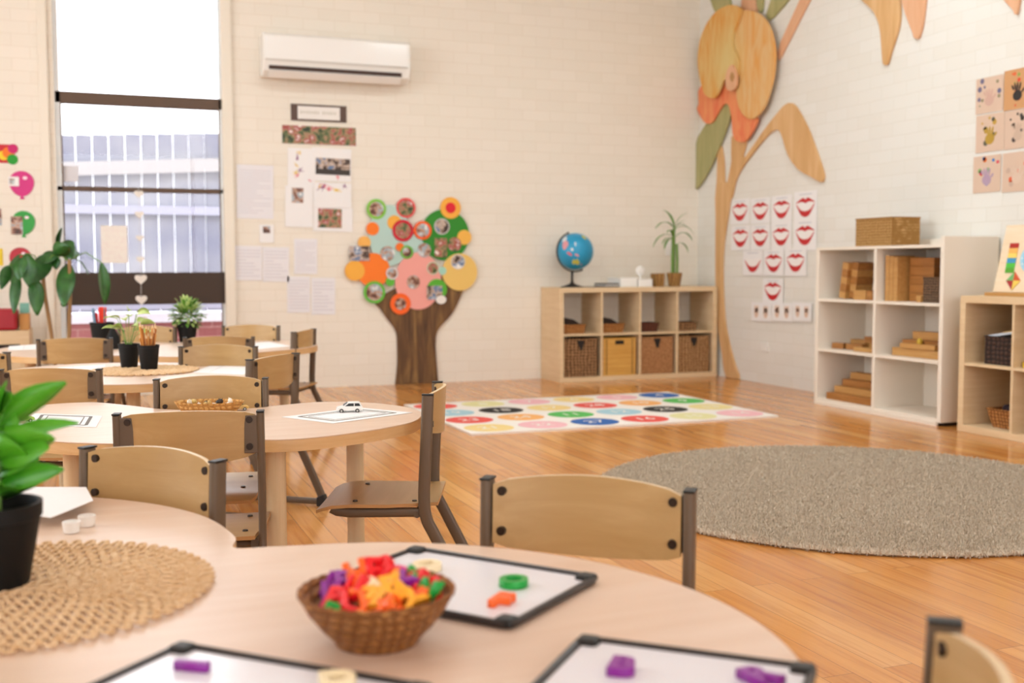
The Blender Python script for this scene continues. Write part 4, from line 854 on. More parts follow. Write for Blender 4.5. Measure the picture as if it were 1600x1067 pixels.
# top right cell: standing planks and big stack
for k in range(3): block(0.655+k*0.038, 0.15, z3, 0.034, 0.2, 0.285-0.006*k, 'upright plank %s in the top right cell of the white shelf' % ['nearest the divider', 'in the middle of three', 'next to the flat stack'][k], M_BLOCKP)
for k in range(5): block(0.87, 0.20, z3+k*0.054, 0.21, 0.14, 0.053, 'flat plank %s in the stack of the top right cell' % ['at the bottom', 'second from the bottom', 'in the middle', 'second from the top', 'on top'][k], M_BLOCK)
wicker_box(ws(1.065, 0.13, z3), 0.175, 0.16, 0.15, weave('grey_brown_wicker', '#8b6a4c', '#33231a', 50), 'small dark wicker basket in the top right cell of the white shelf', -PI/2, None, 'baskets of the right wall')
block(0.955, 0.05, z3, 0.035, 0.03, 0.04, 'tiny pale block in front of the dark wicker basket', M_BLOCKP)
# middle left
for k, (u, v, z, su, sv, sz, rz, lab) in enumerate(((0.13, 0.10, 0, 0.09, 0.04, 0.04, 0.3, 'short block lying at the far left of the middle shelf'), (0.20, 0.23, 0, 0.2, 0.06, 0.062, -0.2, 'thick block behind at the left of the middle shelf'), (0.27, 0.13, 0.0, 0.14, 0.045, 0.04, 0.15, 'block lying slantwise in the middle left cell'),
        (0.455, 0.20, 0.0, 0.22, 0.06, 0.05, 0.0, 'long block under the top plank in the middle left cell'), (0.44, 0.19, 0.051, 0.26, 0.05, 0.04, 0.05, 'pale plank on top of the pile in the middle left cell'), (0.46, 0.07, 0, 0.22, 0.05, 0.028, 0.0, 'thin plank at the front edge of the middle left cell'))):
    block(u, v, z2+z, su, sv, sz, lab, M_BLOCKP if k % 2 else M_BLOCK, 0, rz)
# middle right pile
for k in range(3):
    for r_ in range(3-k if k < 2 else 1):
        block(0.92+0.03*k, 0.10+r_*0.085+0.03*k, z2+k*0.052, 0.44-0.05*k, 0.075, 0.05, '%s plank in the %s layer of the middle right cell pile' % (['front', 'middle', 'rear'][r_], ['bottom', 'second', 'top'][k]), M_BLOCK if (k+r_) % 2 else M_BLOCKP)
block(0.93, 0.07, z2+0.0525, 0.3, 0.035, 0.03, 'thin pale plank lying along the front of the middle right pile', M_BLOCKP)
bm = bm_(); lathe(bm, [(0.001, 0), (0.016, 0.001), (0.018, 0.02), (0.008, 0.034), (0.001, 0.036)], seg=12); o = obj('wooden_figure', bm, flat('#caa83a'), smooth=True); o.location = ws(0.935, 0.07, z2+0.083); tag(o, 'little yellow wooden figure on the middle right pile of planks', 'toy')
# bottom left planks
k = 0
for lay in range(4):
    for r_ in range(4-lay):
        u = 0.33+0.015*lay; v = 0.06+r_*0.075+lay*0.045
        block(u+0.0, v, z1+lay*0.046, 0.46-0.02*lay, 0.07, 0.045, '%s plank in the %s layer of the bottom left pile' % (['front', 'second', 'third', 'rear'][r_], ['bottom', 'second', 'third', 'top'][lay]), M_BLOCKP if (lay+r_) % 2 else M_BLOCK)
# basket on top
b1, b2 = B(1338, 383), B(1434, 380)
wicker_box(ws(0.505, 0.17, WSH+0.0187), 0.345, 0.22, 0.18, M_WICKL, 'rectangular seagrass basket on top of the white shelf', -PI/2, None, 'baskets of the right wall')
# cube shelf B, right edge
BX, BY = 4.59, 4.89
cube_shelf('birch cube shelf cut by the right edge of the picture', (BX, BY, 0), -PI/2, 3, back=mat('shaded_back_panel', '#7d5832', 0.6))  # back board brown deepened to carry the shade inside the cells
def kb(u, v, z): return (BX+v, BY-u, z)
wicker_box(kb(0.25, 0.16, 0.3935), 0.22, 0.22, 0.155, M_WICKD, 'dark brown wicker basket in the upper cell of the right cube shelf', -PI/2, None, 'baskets of the right wall')
bm = bm_(); box(bm, (0, 0, 0), (0.22, 0.15, 0.012)); box(bm, (0.03, 0, 0.01), (0.12, 0.1, 0.008), mi=1); o = obj('book', bm, [flat('#d9e0ea', 0.3), flat('#c9a052')]); o.location = kb(0.26, 0.14, 0.565); o.rotation_euler = (0, -0.16, -PI/2); tag(o, 'pale blue book resting on the dark wicker basket', 'book')
wicker_box(kb(0.255, 0.15, 0.0405), 0.20, 0.18, 0.105, M_WICKO, 'orange cane basket in the lower cell of the right cube shelf', -PI/2, None, 'baskets of the right wall', taper=0.025)
bm = bm_()
for q in range(8): sphere(bm, (0.03*math.cos(q*1.7), 0.03*math.sin(q*1.7), 0.012*(q % 2)), 0.026, seg=8)
o = obj('dark_yarn_balls', bm, flat('#2c1f2a', 0.9), smooth=True); o.location = kb(0.255, 0.15, 0.135); tag(o, 'dark purple lumps heaped in the orange cane basket', 'yarn'); o['kind'] = 'stuff'
bm = bm_(); box(bm, (0, 0, 0), (0.1, 0.1, 0.03)); o = obj('wooden_block', bm, flat('#e0b63c')); o.location = kb(0.46, 0.1, 0.3935+0.015); tag(o, 'yellow block in the second upper cell of the right cube shelf', 'block')
# activity board with easel foot
t = thing('activity_board', 'wooden activity board with rainbow strip and clock on the right cube shelf', 'activity board', kb(0.135, 0.12, 0.77), -PI/2)
tl = Matrix.Rotation(math.radians(-12), 4, 'X'); slx = 0.04
def brd(x, z, y=0.0): v = tl @ Vector((x-0.0*z, y, z)); return Vector((v.x + 0.12*0*z, v.y, v.z+0.022))
bm = bm_()
def bpr(bm, pts, d, y0=0.0, mi=0):
    P = [brd(x, z, y0) for x, z in pts]; prism(bm, P, (tl @ Vector((0, d, 0))), mi)
bpr(bm, [(-0.02, 0), (0.62, 0), (0.61, 0.38), (-0.01, 0.38)], 0.012); obj('board', bm, wood('board_birch', [(0.3, '#ecd2ad'), (0.7, '#f4e2c6')], (3, 3, 25), 0.5, 0.02), t, bevel=0.002)
bm = bm_()
for i, c in enumerate(('#b32217', '#f0b75e', '#f4d66a', '#3f9cc8', '#4ebf3a', '#58a82c')):
    bpr(bm, [(0.045, 0.275-0.028*i), (0.105, 0.275-0.028*i), (0.105, 0.248-0.028*i), (0.045, 0.248-0.028*i)], -0.004, -0.0005, i)
obj('rainbow_strip', bm, [flat(c, 0.4) for c in ('#b32217', '#f0b75e', '#f4d66a', '#3f9cc8', '#4ebf3a', '#58a82c')], t)
bm = bm_(); q = [(0.115, 0.115), (0.165, 0.065), (0.115, 0.012), (0.065, 0.065)]
c4 = (0.115, 0.065)
for i, c in enumerate(('#d2552a', '#efcf5a', '#a8242c', '#74b46a')): bpr(bm, [q[i], q[(i+1) % 4], c4], -0.004, -0.0005, i)
obj('colour_diamond', bm, [flat(c, 0.4) for c in ('#d2552a', '#efcf5a', '#a8242c', '#74b46a')], t)
bm = bm_(); bpr(bm, [(0.215+0.08*math.cos(a), 0.19+0.08*math.sin(a)) for a in [2*PI*i/32 for i in range(32)]], -0.003, -0.0005, 0); bpr(bm, [(0.215+0.055*math.cos(a), 0.19+0.055*math.sin(a)) for a in [2*PI*i/32 for i in range(32)]], -0.001, -0.0036, 1)
for i in range(12): a = 2*PI*i/12; bpr(bm, [(0.215+0.067*math.cos(a)+0.006*math.cos(b_), 0.19+0.067*math.sin(a)+0.006*math.sin(b_)) for b_ in (0, 1.57, 3.14, 4.71)], -0.001, -0.0036, 2)
bpr(bm, [(0.205, 0.185), (0.215, 0.195), (0.255, 0.205), (0.255, 0.198)], -0.001, -0.0048, 3)
obj('clock_dial', bm, [flat('#a6d6ea'), flat('#5fb2d8'), flat('#eaf2f4'), flat('#8a1f50')], t)
bm = bm_(); bx(bm, -0.02, 0.60, -0.06, 0.06, 0.0, 0.02); obj('foot_bar', bm, M_BLOCKP, t, bevel=0.003)

# ================================================================== WALL THINGS, back wall
a0, a1 = A(408, 52, 0.11), A(636, 69, 0.11); zb = A(520, 127, 0.11).z
ax0, ax1, az1 = a0.x, a1.x, (a0.z+a1.z)/2
t = thing('air_conditioner', 'white split system air conditioner high on the back wall', 'air conditioner', ((ax0+ax1)/2, YA, zb))
W2 = (ax1-ax0)/2; HH = az1-zb
bm = bm_(); prism(bm, [(-W2, -0.002, 0.02), (-W2, -0.002, HH), (-W2, -0.17, HH), (-W2, -0.205, HH-0.02), (-W2, -0.215, HH*0.36), (-W2, -0.19, HH*0.12), (-W2, -0.12, 0.0)], (2*W2, 0, 0)); obj('casing', bm, M_WPLAST, t, bevel=0.008)
bm = bm_(); prism(bm, [(-W2*0.985, -0.206, HH-0.03), (-W2*0.985, -0.2135, HH-0.03), (-W2*0.985, -0.223, HH*0.38), (-W2*0.985, -0.213, HH*0.38)], (2*W2*0.97, 0, 0)); obj('front_panel', bm, mat('gloss_white', '#f4f2ee', 0.12), t, bevel=0.003)
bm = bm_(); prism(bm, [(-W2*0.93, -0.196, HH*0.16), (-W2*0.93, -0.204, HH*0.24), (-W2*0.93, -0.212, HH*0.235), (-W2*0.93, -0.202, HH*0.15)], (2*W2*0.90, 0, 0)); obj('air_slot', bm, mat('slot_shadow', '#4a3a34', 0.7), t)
bm = bm_(); prism(bm, [(-W2*0.93, -0.15, 0.0), (-W2*0.93, -0.20, HH*0.13), (-W2*0.93, -0.206, HH*0.12), (-W2*0.93, -0.155, -0.008)], (2*W2*0.90, 0, 0)); obj('louvre', bm, M_WPLAST, t, bevel=0.002)
bm = bm_(); bx(bm, -W2*0.985, W2*0.955, -0.221, -0.214, HH*0.345, HH*0.365); obj('panel_seam', bm, flat('#c9c4ba'), t)

def wall_rect(name, wall, x0, y0, x1, y1, m, label, cat, group=None, off=0.003, th=0.001, extra=None, tilt=0.0, mats=None):
    """sheet stuck to the wall; pixel corners top-left / bottom-right give its real size and place. extra(bm,w,h) adds printed marks"""
    P = A if wall == 'A' else B; a = P(x0, y0); b = P(x1, y1)
    c = (a+b)/2; wdt = abs(b.x-a.x) if wall == 'A' else abs(b.y-a.y); hgt = abs(a.z-b.z)
    bm = bm_(); prism(bm, rect_pts(wdt, hgt), (0, 0, th))
    if extra: extra(bm, wdt, hgt, th+0.0003)
    o = obj(name, bm, mats or [m])
    org = Vector((c.x, YA-off, c.z)) if wall == 'A' else Vector((XB-off, c.y, c.z))
    fr_ = frame_from(org, (1, 0, 0) if wall == 'A' else (0, -1, 0), (0, 0, 1))
    o.matrix_world = fr_ @ Matrix.Rotation(tilt, 4, 'Z'); return tag(o, label, cat, group)
def lines(n, mi=1, x0=-0.42, x1=0.42, y1=0.42, y0=-0.42, wd=0.3):
    def f(bm, w_, h_, z):
        rnd = random.Random(n*7+1)
        for k in range(n):
            y = (y1+(y0-y1)*(k+0.5)/n)*h_; q = x1 if rnd.random() < 0.7 else x0+(x1-x0)*rnd.uniform(0.4, 0.9)
            prism(bm, rect_pts((q-x0)*w_, (y1-y0)*h_/n*wd, (q+x0)/2*w_, y, z), (0, 0, 0.0002), mi)
    return f
def sign_extra(bm, w_, h_, z):
    prism(bm, rect_pts(w_*0.76, h_*0.78, 0, 0.0, z), (0, 0, 0.0006), 1)
    for k in range(15):
        if k == 8: continue
        prism(bm, rect_pts(w_*0.026, h_*0.15*(1.0 if k % 3 else 1.25), (-0.32+k*0.044)*w_, 0.02*h_, z+0.0008), (0, 0, 0.0002), 2)
wall_rect('wall_sign', 'A', 454, 162, 541, 192, None, 'dark brown sign board with white title card below the air conditioner', 'sign', extra=sign_extra, th=0.006, mats=[flat('#5b463c'), flat('#efeae4'), flat('#cfc9bb')])
wall_rect('photo_strip', 'A', 440.5, 195, 556, 228, PH[1], 'long strip of small photos pinned under the sign', 'photo strip')
def scrib(cols_, n, seed):
    def f(bm, w_, h_, z):
        rnd = random.Random(seed)
        for k in range(n):
            cx, cy = rnd.uniform(-0.38, 0.38)*w_, rnd.uniform(-0.40, 0.42)*h_; r = rnd.uniform(0.03, 0.075)*w_; m_ = 1+k % len(cols_)
            pts = [(cx+r*rnd.uniform(0.3, 1)*math.cos(a)+rnd.uniform(-.2, .2)*r, cy+r*rnd.uniform(0.3, 1)*math.sin(a), z) for a in [2*PI*i/9 for i in range(9)]]
            prism(bm, pts, (0, 0, 0.0002), m_)
            for q in range(2):
                a = rnd.uniform(0, PI); L = r*1.6; d = Vector((math.cos(a), math.sin(a), 0)); s = Vector((-d.y, d.x, 0))*0.0022; o_ = Vector((cx+rnd.uniform(-r, r), cy+rnd.uniform(-r, r), z+0.0003)); prism(bm, [o_-d*L-s, o_+d*L-s, o_+d*L+s, o_-d*L+s], (0, 0, 0.0001), m_)
    return f
def with_photo(f, rect, mi_photo, bar=None):
    def g_(bm, w_, h_, z):
        if f: f(bm, w_, h_, z)
        prism(bm, rect_pts(rect[2]*w_, rect[3]*h_, rect[0]*w_, rect[1]*h_, z+0.0006), (0, 0, 0.0003), mi_photo)
        if bar: prism(bm, rect_pts(bar[2]*w_, bar[3]*h_, bar[0]*w_, bar[1]*h_, z+0.001), (0, 0, 0.0002), bar[4])
    return g_
SC = [flat('#e6c14a'), flat('#e57a86'), flat('#8e5a86'), flat('#5cae3c')]
GP = 'children\'s drawings and photo pages under the sign'
wall_rect('drawing_page', 'A', 449, 231, 493, 292, None, 'page with yellow and purple scribbles at upper left of the collage', 'drawing', GP, off=0.003, extra=scrib(SC[:3], 7, 3), mats=[M_PAPER]+SC, tilt=-0.02)
wall_rect('drawing_page', 'A', 487, 231, 549, 284, None, 'page with a wide beach photo at upper right of the collage', 'drawing', GP, off=0.005, extra=with_photo(scrib([1, 2, 3], 3, 12), (0.03, -0.05, 0.88, 0.50), 5, (0.03, -0.22, 0.88, 0.17, 6)), mats=[M_PAPER]+SC+[PH[2], flat('#3a3330')], tilt=-0.02)
wall_rect('drawing_page', 'A', 445, 290, 489, 355, None, 'page with a small dark photo at lower left of the collage', 'drawing', GP, off=0.007, extra=with_photo(None, (-0.06, 0.27, 0.42, 0.36), 5), mats=[M_PAPER]+SC+[PH[0]], tilt=-0.02)
wall_rect('drawing_page', 'A', 489, 285, 549, 325, None, 'page with green and purple scribbles in the middle right of the collage', 'drawing', GP, off=0.009, extra=scrib(SC[1:], 6, 5), mats=[M_PAPER]+SC, tilt=-0.01)
wall_rect('drawing_page', 'A', 489, 324, 551, 362, None, 'page with a face photo at lower right of the collage', 'drawing', GP, off=0.004, extra=with_photo(None, (-0.08, 0.05, 0.60, 0.80), 5), mats=[M_PAPER]+SC+[PH[1]], tilt=-0.02)
GN = 'printed notices between window and tree'
for (x0, y0, x1, y1, nl, lab) in ((369, 257, 428, 342, 18, 'large faint printed notice highest beside the window'), (366, 384, 410, 438, 9, 'printed notice left under the small photo card'), (410, 386, 452, 440, 9, 'printed notice in the middle of the lower group'),
        (459, 373, 496, 428, 12, 'printed notice upper right of the lower group'), (448, 432, 485, 488, 10, 'printed notice lower left of the bottom pair'), (486, 434, 524, 491, 9, 'printed notice lower right of the bottom pair')):
    wall_rect('notice_sheet', 'A', x0, y0, x1, y1, None, lab, 'notice', GN, extra=lines(nl), mats=[M_PAPERG, flat('#d9d4da')], tilt=-0.015)
wall_rect('photo_card', 'A', 405, 351, 428, 379, None, 'small white card with a dark photo above the notices', 'card', extra=with_photo(None, (0.0, 0.22, 0.5, 0.38), 1), mats=[M_PAPER, PH[0]], off=0.004)
# left of the window
wall_rect('balloon_poster', 'A', -40, 224, 23.5, 255, None, 'poster of bright red, yellow and green balloons cut by the left edge', 'poster',
          extra=lambda bm, w_, h_, z: [prism(bm, disc_pts(r*h_, 20, cx*w_, cy*h_, z+k*0.0003), (0, 0, 0.0002), 1+k) for k, (cx, cy, r) in enumerate(((0.22, -0.1, 0.26), (0.34, 0.05, 0.3), (0.46, 0.28, 0.26), (0.44, -0.3, 0.28)))], mats=[flat('#c8202e'), flat('#f0d028'), flat('#ee7a1e'), flat('#c81468'), flat('#1f9a2a')])
def balloon(cx, cy, r, col, label, photo=True, squash=0.9):
    c = A(cx, cy); k = (A(cx+10, cy)-A(cx, cy)).length/10
    bm = bm_(); pts = [(r*k*squash*math.sin(a)*(1.0+0.10*math.cos(a)), r*k*(math.cos(a)), 0) for a in [2*PI*i/32 for i in range(32)]]
    prism(bm, pts, (0, 0, 0.002), 0); prism(bm, disc_pts(r*k*0.13, 12, r*k*0.25, r*k*0.45, 0.0022, 1.3), (0, 0, 0.0004), 1)
    prism(bm, [(-0.008, -r*k, 0), (0.008, -r*k, 0), (0.015, -r*k-0.02, 0), (-0.015, -r*k-0.02, 0)], (0, 0, 0.002), 0)
    o = obj('paper_balloon', bm, [flat(col, 0.35), flat('#f6dfe8', 0.4)]); o.matrix_world = frame_from(Vector((c.x, YA-0.004, c.z)), (1, 0, 0), (0, 0, 1)); tag(o, label, 'wall decoration', 'paper balloons left of the window')
balloon(34, 287, 21.5, '#d0107a', 'magenta paper balloon on the wall left of the window')
wall_rect('photo_card', 'A', 13, 276, 30, 291, None, 'little photo card stuck on the magenta paper balloon', 'card', off=0.0075, extra=with_photo(None, (-0.15, 0.0, 0.5, 0.6), 1), mats=[M_PAPER, PH[0]])
balloon(37, 348, 20, '#179a2c', 'green paper balloon on the wall left of the window')
wall_rect('photo_card', 'A', 17, 338, 36, 366, PH[0], 'photo card stuck on the green paper balloon', 'card', off=0.0075)
balloon(32, 404, 19, '#b8142a', 'dark red paper balloon behind the drooping plant leaves')
wall_rect('poster_edge', 'A', -30, 388, 5, 415, flat('#e8c832'), 'yellow poster just showing at the left edge below the green balloon', 'poster')
wall_rect('poster_edge', 'A', -30, 326, 3, 352, PH[0], 'photo print just showing at the left edge level with the green balloon', 'poster')
# window pictures and heart string
def wp(px, py, y): d = ray(px, py); s = y/d.y; return Vector((d.x*s, y, CAM_H+d.z*s))
a, b = wp(97, 259, YA+0.05), wp(123, 284, YA+0.05); bm = bm_(); bx(bm, a.x, b.x, YA+0.050, YA+0.052, b.z, a.z); tag(obj('window_sticker', bm, flat('#d9d6da')), 'grey square card stuck on the window pane above the rail', 'card')
a, b = wp(157, 352, YA+0.05), wp(200, 411, YA+0.05); bm = bm_(); bx(bm, a.x, b.x, YA+0.050, YA+0.052, b.z, a.z); tag(obj('window_drawing', bm, noisy('faint_drawing', '#f4efe4', '#efe3dc', 30, 0.8)), 'pale drawing sheet stuck on the lower window pane', 'drawing')
t = thing('heart_garland', 'hanging garland of white hearts in front of the window', 'garland', (0.338, YA+0.012, 0.5))
bm = bm_(); cyl(bm, (0, 0, 0.0), (0, 0, 1.025), 0.0015, seg=6); obj('string', bm, M_PAPER, t)
bm = bm_(); cyl(bm, (0, -0.003, 1.02), (0, 0.0185, 1.02), 0.003, seg=8); obj('hook', bm, M_WPLAST, t)
for px, py, s in ((219, 303, 0.8), (219, 335, 0.8), (219, 372, 0.7), (219, 405, 0.7), (220, 436, 1.05), (220, 468, 1.0), (221, 500, 0.95)):
    z = wp(px, py, YA+0.012).z-0.5; bm = bm_(); r = 0.036*s
    hp = [(r*1.0*math.sin(q)**3*1.15, 0, r*(0.82*math.cos(q)-0.32*math.cos(2*q)-0.13*math.cos(3*q)-0.05*math.cos(4*q))*1.1) for q in [2*PI*i/28 for i in range(28)]]
    prism(bm, [(x, -0.004, zz+z) for x, _, zz in hp], (0, 0.008, 0)); obj('heart', bm, flat('#eee7de', 0.7), t, bevel=0.002)

# tree of photos
t0 = A(615, 600)
trunk_px = [(617, 601), (620, 570), (620, 540), (618, 518), (606, 500), (594, 483), (588, 468), (640, 440), (700, 430), (724, 444), (716, 470), (704, 492), (684, 515), (680, 535), (681, 560), (684, 600)]
bm = bm_(); pts = [A(x, y, 0.001) for x, y in catmull(trunk_px[:-1], 4, False)+[trunk_px[-1]]]; pts = [Vector((p.x, p.y, max(0.002, p.z))) for p in pts]
prism(bm, pts, (0, -0.018, 0)); tag(obj('tree_trunk_cutout', bm, M_BARK), 'dark brown painted tree trunk cutout standing against the back wall', 'wall decoration')
Lr = [0]
def wdisc(px, py, r, col, label, layer, photo=None, cat='paper disc', group='paper discs of the photo tree', sx=1.0, sy=1.0, rr=0.72, shape='disc', name=None):
    c = A(px, py, 0); k = (A(px+10, py)-A(px, py)).length/10; R = r*k; off = 0.021+0.0022*layer
    bm = bm_(); mats = [col if not isinstance(col, str) else flat(col)]
    if shape == 'disc': prism(bm, disc_pts(R, 40, 0, 0, 0, sx, sy), (0, 0, 0.0015))
    else: prism(bm, rect_pts(2*R*sx, 2*R*sy), (0, 0, 0.0015))
    if photo is not None:
        prism(bm, disc_pts(R*rr, 32, 0, 0, 0.0016), (0, 0, 0.0004), 1); mats.append(PH[photo] if isinstance(photo, int) else flat(photo))
    o = obj(name or ('photo_disc' if isinstance(photo, int) else 'paper_disc'), bm, mats); o.matrix_world = frame_from(Vector((c.x, YA-off, c.z)), (1, 0, 0), (0, 0, 1)); return tag(o, label, cat, group)
# big colour discs (pixel centres in the photograph give the place on the wall)
wdisc(608, 368, 34, '#b9d6cd', 'large pale teal paper disc in the upper left of the tree crown', 0, sx=0.95, sy=1.35)
wdisc(640, 388, 22, '#b9d6cd', 'smaller pale teal disc under the red photo disc', 1)
wdisc(694, 367, 38, '#2a8a20', 'large dark green paper disc at the upper right of the tree', 0)
wdisc(582, 422, 26, '#fb7d1c', 'large orange paper disc at the left of the tree', 2)
wdisc(652, 439, 39, '#f3a69b', 'large pink paper disc in the middle of the tree', 3, sx=0.92, sy=1.1)
wdisc(716.5, 425, 27.5, '#ecc46c', 'large yellow paper disc at the right of the tree', 4)
wdisc(553, 423, 15.5, '#f6b040', 'golden paper disc at the far left of the tree', 3)
wdisc(587, 327, 15.5, '#86c64a', 'lime ringed photo disc at the top left of the tree', 1, 0)
wdisc(633, 325, 15, '#e2484a', 'red ringed photo disc at the top middle of the tree', 1, 1, rr=0.8)
wdisc(702.5, 325, 16, '#f6b040', 'golden disc with a red centre at the top right of the tree', 2, '#e0142c', rr=0.5)
wdisc(581, 357.5, 10, '#fb7d1c', 'small plain orange disc left of the teal disc', 2)
wdisc(615, 348, 11, '#f6b040', 'golden disc peeking out left of the crimson photo disc', 2)
wdisc(628, 360.5, 16.5, '#c8142c', 'crimson ringed photo disc near the middle top', 4, 1)
wdisc(658.5, 360, 14, '#f0601e', 'orange ringed photo disc right of the crimson one', 5, 0)
wdisc(689, 354, 12, '#c8c4c0', 'grey rimmed photo disc on the dark green disc', 2, 2, rr=0.85)
wdisc(724, 371, 11, '#f3b84e', 'golden disc on the right rim of the dark green disc', 2)
wdisc(568, 379, 10, '#f6b65a', 'golden disc above the square photo at left', 2)
wdisc(623, 386, 6.5, '#f4761c', 'tiny orange disc left of the small green photo disc', 5)
wdisc(634, 394, 10, '#6ab03c', 'small green ringed photo disc below the crimson one', 6, 0, rr=0.7)
wdisc(661, 391, 10.5, PH[0], 'round dark photo between the green and pink discs', 6)
wdisc(708.5, 382, 10.5, PH[1], 'round photo near the right rim of the green disc', 4)
wdisc(604, 396, 11, PH[0], 'round brown photo between teal and orange discs', 5)
wdisc(560, 396, 15.5, PH[2], 'rectangular photo print at the left edge of the tree', 5, shape='rect', sy=0.72, name='photo_print')
wdisc(687, 387, 9.5, PH[1], 'rectangular red photo print on the lower green disc', 5, shape='rect', sy=1.5, name='photo_print')
wdisc(713.5, 409, 11, '#dcd6cc', 'round blue photo on the large yellow disc', 6, 2, rr=0.9)
wdisc(611, 427, 9.5, '#ded6d4', 'round pale photo left of the pink disc', 6, 0, rr=0.75)
wdisc(608, 440, 7, '#62b83a', 'tiny lime disc under the pale photo', 5)
wdisc(674.5, 419, 9.5, '#cfd8b8', 'round green photo at the right of the pink disc', 6, 1, rr=0.85)
wdisc(689.5, 423, 6, '#a9d6c4', 'tiny aqua disc between pink and yellow discs', 5)
wdisc(644, 440.5, 10, PH[0], 'round brown photo in the centre of the pink disc', 6)
wdisc(583.5, 456.5, 17, '#62b83a', 'lime ringed photo disc at the lower left of the tree', 5, 0, rr=0.75)
wdisc(624, 474.5, 16, '#f8661a', 'bright orange ringed photo disc at the bottom of the tree', 6, 0, rr=0.55)
wdisc(681, 452, 15.5, '#58b02e', 'lime disc at the lower right of the pink disc', 5)
wdisc(677, 457, 12, PH[2], 'rectangular photo print over the lower right lime disc', 7, shape='rect', sy=0.85, name='photo_print')
wdisc(687, 468, 8, '#efe9e2', 'white paper leaf tag below the lower right photo print', 8, sy=0.8)
# small electrical things
for (wall, x, y, w2, h2, lab) in (('B', 1195, 542, 0.11, 0.075, 'white wall socket low on the right wall beside the wooden stem'), ('A', 1046, 388, 0.075, 0.12, 'white double switch plate on the back wall behind the cane plant')):
    c = (A if wall == 'A' else B)(x, y); bm = bm_(); prism(bm, rect_pts(w2, h2), (0, 0, 0.012)); prism(bm, rect_pts(w2*0.2, h2*0.3, -w2*0.22, 0, 0.0122), (0, 0, 0.002)); prism(bm, rect_pts(w2*0.2, h2*0.3, w2*0.22, 0, 0.0122), (0, 0, 0.002))
    o = obj('wall_socket', bm, M_WPLAST, bevel=0.002); o.matrix_world = frame_from(Vector((c.x, YA-0.001, c.z)) if wall == 'A' else Vector((XB-0.001, c.y, c.z)), (1, 0, 0) if wall == 'A' else (0, -1, 0), (0, 0, 1)); tag(o, lab, 'socket')

# ================================================================== RIGHT WALL
def petal_mat(name, edge, mid_, green=None):
    m = mat(name, mid_, 0.5); n, l, b = nt(m)
    mp = coords(n, l, (5, 5, 1.2)); no = n.new('ShaderNodeTexNoise'); no.inputs['Scale'].default_value = 2.2; no.inputs['Distortion'].default_value = 1.6; no.inputs['Detail'].default_value = 5
    l.new(mp.outputs[0], no.inputs['Vector']); r = ramp(n, [(0.35, edge), (0.62, mid_)]); l.new(no.outputs['Fac'], r.inputs[0])
    if green:
        tc = n.new('ShaderNodeTexCoord'); gr = n.new('ShaderNodeVectorMath'); gr.operation = 'DISTANCE'; gr.inputs[1].default_value = green[0]; l.new(tc.outputs['Object'], gr.inputs[0])
        mr = n.new('ShaderNodeMapRange'); mr.inputs[1].default_value = green[1]; mr.inputs[2].default_value = green[2]; mr.inputs[3].default_value = 1.0; mr.inputs[4].default_value = 0.0; l.new(gr.outputs['Value'], mr.inputs[0])
        mr.inputs[3].default_value = 0.75
        mx = n.new('ShaderNodeMix'); mx.data_type = 'RGBA'; l.new(mr.outputs[0], mx.inputs[0]); l.new(r.outputs[0], mx.inputs[6]); mx.inputs[7].default_value = srgb(green[3]); l.new(mx.outputs[2], b.inputs['Base Color'])
    else: l.new(r.outputs[0], b.inputs['Base Color'])
    return m
FC = lambda pts: [(1080+x/3.555, y/3.555) for x, y in pts]
fl0 = B(1140, 588)
flower = thing('wooden_wall_flower', 'giant plywood flower with orange petals and a long stem on the right wall', 'wall sculpture', (XB, fl0.y, 0))
def cutout(name, px, m, off, th_, parent=flower, smooth_k=4, zmin=None):
    pts = [B(x, y, off) for x, y in (catmull(px, smooth_k) if smooth_k else px)]
    if zmin is not None: pts = [Vector((p.x, p.y, max(zmin, p.z))) for p in pts]
    pts = [Vector((XB-off, min(p.y, YA-0.004), p.z)) for p in pts]
    o_ = parent.location if parent else Vector((0, 0, 0)); bm = bm_(); prism(bm, [p-o_ for p in pts], (-th_, 0, 0)); return obj(name, bm, m, parent, bevel=0.002)
gcen = B(1148, 95); gl_ = gcen - flower.location
M_PETL = petal_mat('petal_left_ply', '#dc9a40', '#e0ba74', (tuple(gl_), 0.08, 0.34, '#d9c987')); M_PETR = petal_mat('petal_right_ply', '#e2a050', '#e2ba80', (tuple(gl_), 0.08, 0.36, '#dcc88a'))
M_PETO = petal_mat('petal_lower_ply', '#e8764c', '#ee9862'); M_GRNL = wood('olive_stained_ply', [(0.3, '#9c9a62'), (0.7, '#b4ac78')], (20, 20, 2), 0.6, 0.05); M_STEMW = wood('pine_cutout', [(0.3, '#cc9a60'), (0.55, '#dbae78'), (0.8, '#e5be8e')], (14, 14, 1.5), 0.6, 0.05)
M_PINK = wood('pinkish_ply', [(0.3, '#dca37a'), (0.7, '#e6b691')], (14, 14, 1.5), 0.6, 0.05)
cutout('leaf', FC([(110, -160), (112, -40), (118, 5), (150, 75), (200, 50), (228, 30), (218, -30), (215, -160)]), M_GRNL, 0.002, 0.02)
cutout('leaf', FC([(455, -160), (458, -30), (440, 40), (428, 85), (446, 112), (490, 70), (545, 5), (580, -60), (600, -160)]), M_GRNL, 0.002, 0.02)
cutout('leaf', FC([(368, -160), (372, -20), (378, 40), (396, 72), (408, 20), (412, -160)]), M_GRNL, 0.002, 0.02)
cutout('upper_petal', FC([(300, -160), (290, 0), (288, 70), (330, 90), (372, 66), (366, 0), (350, -160)]), M_PINK, 0.002, 0.02)
cutout('branch', FC([(640, -60), (505, 235), (488, 300), (494, 335), (506, 318), (665, 5), (700, -60)]), M_PINK, 0.002, 0.018, smooth_k=0)
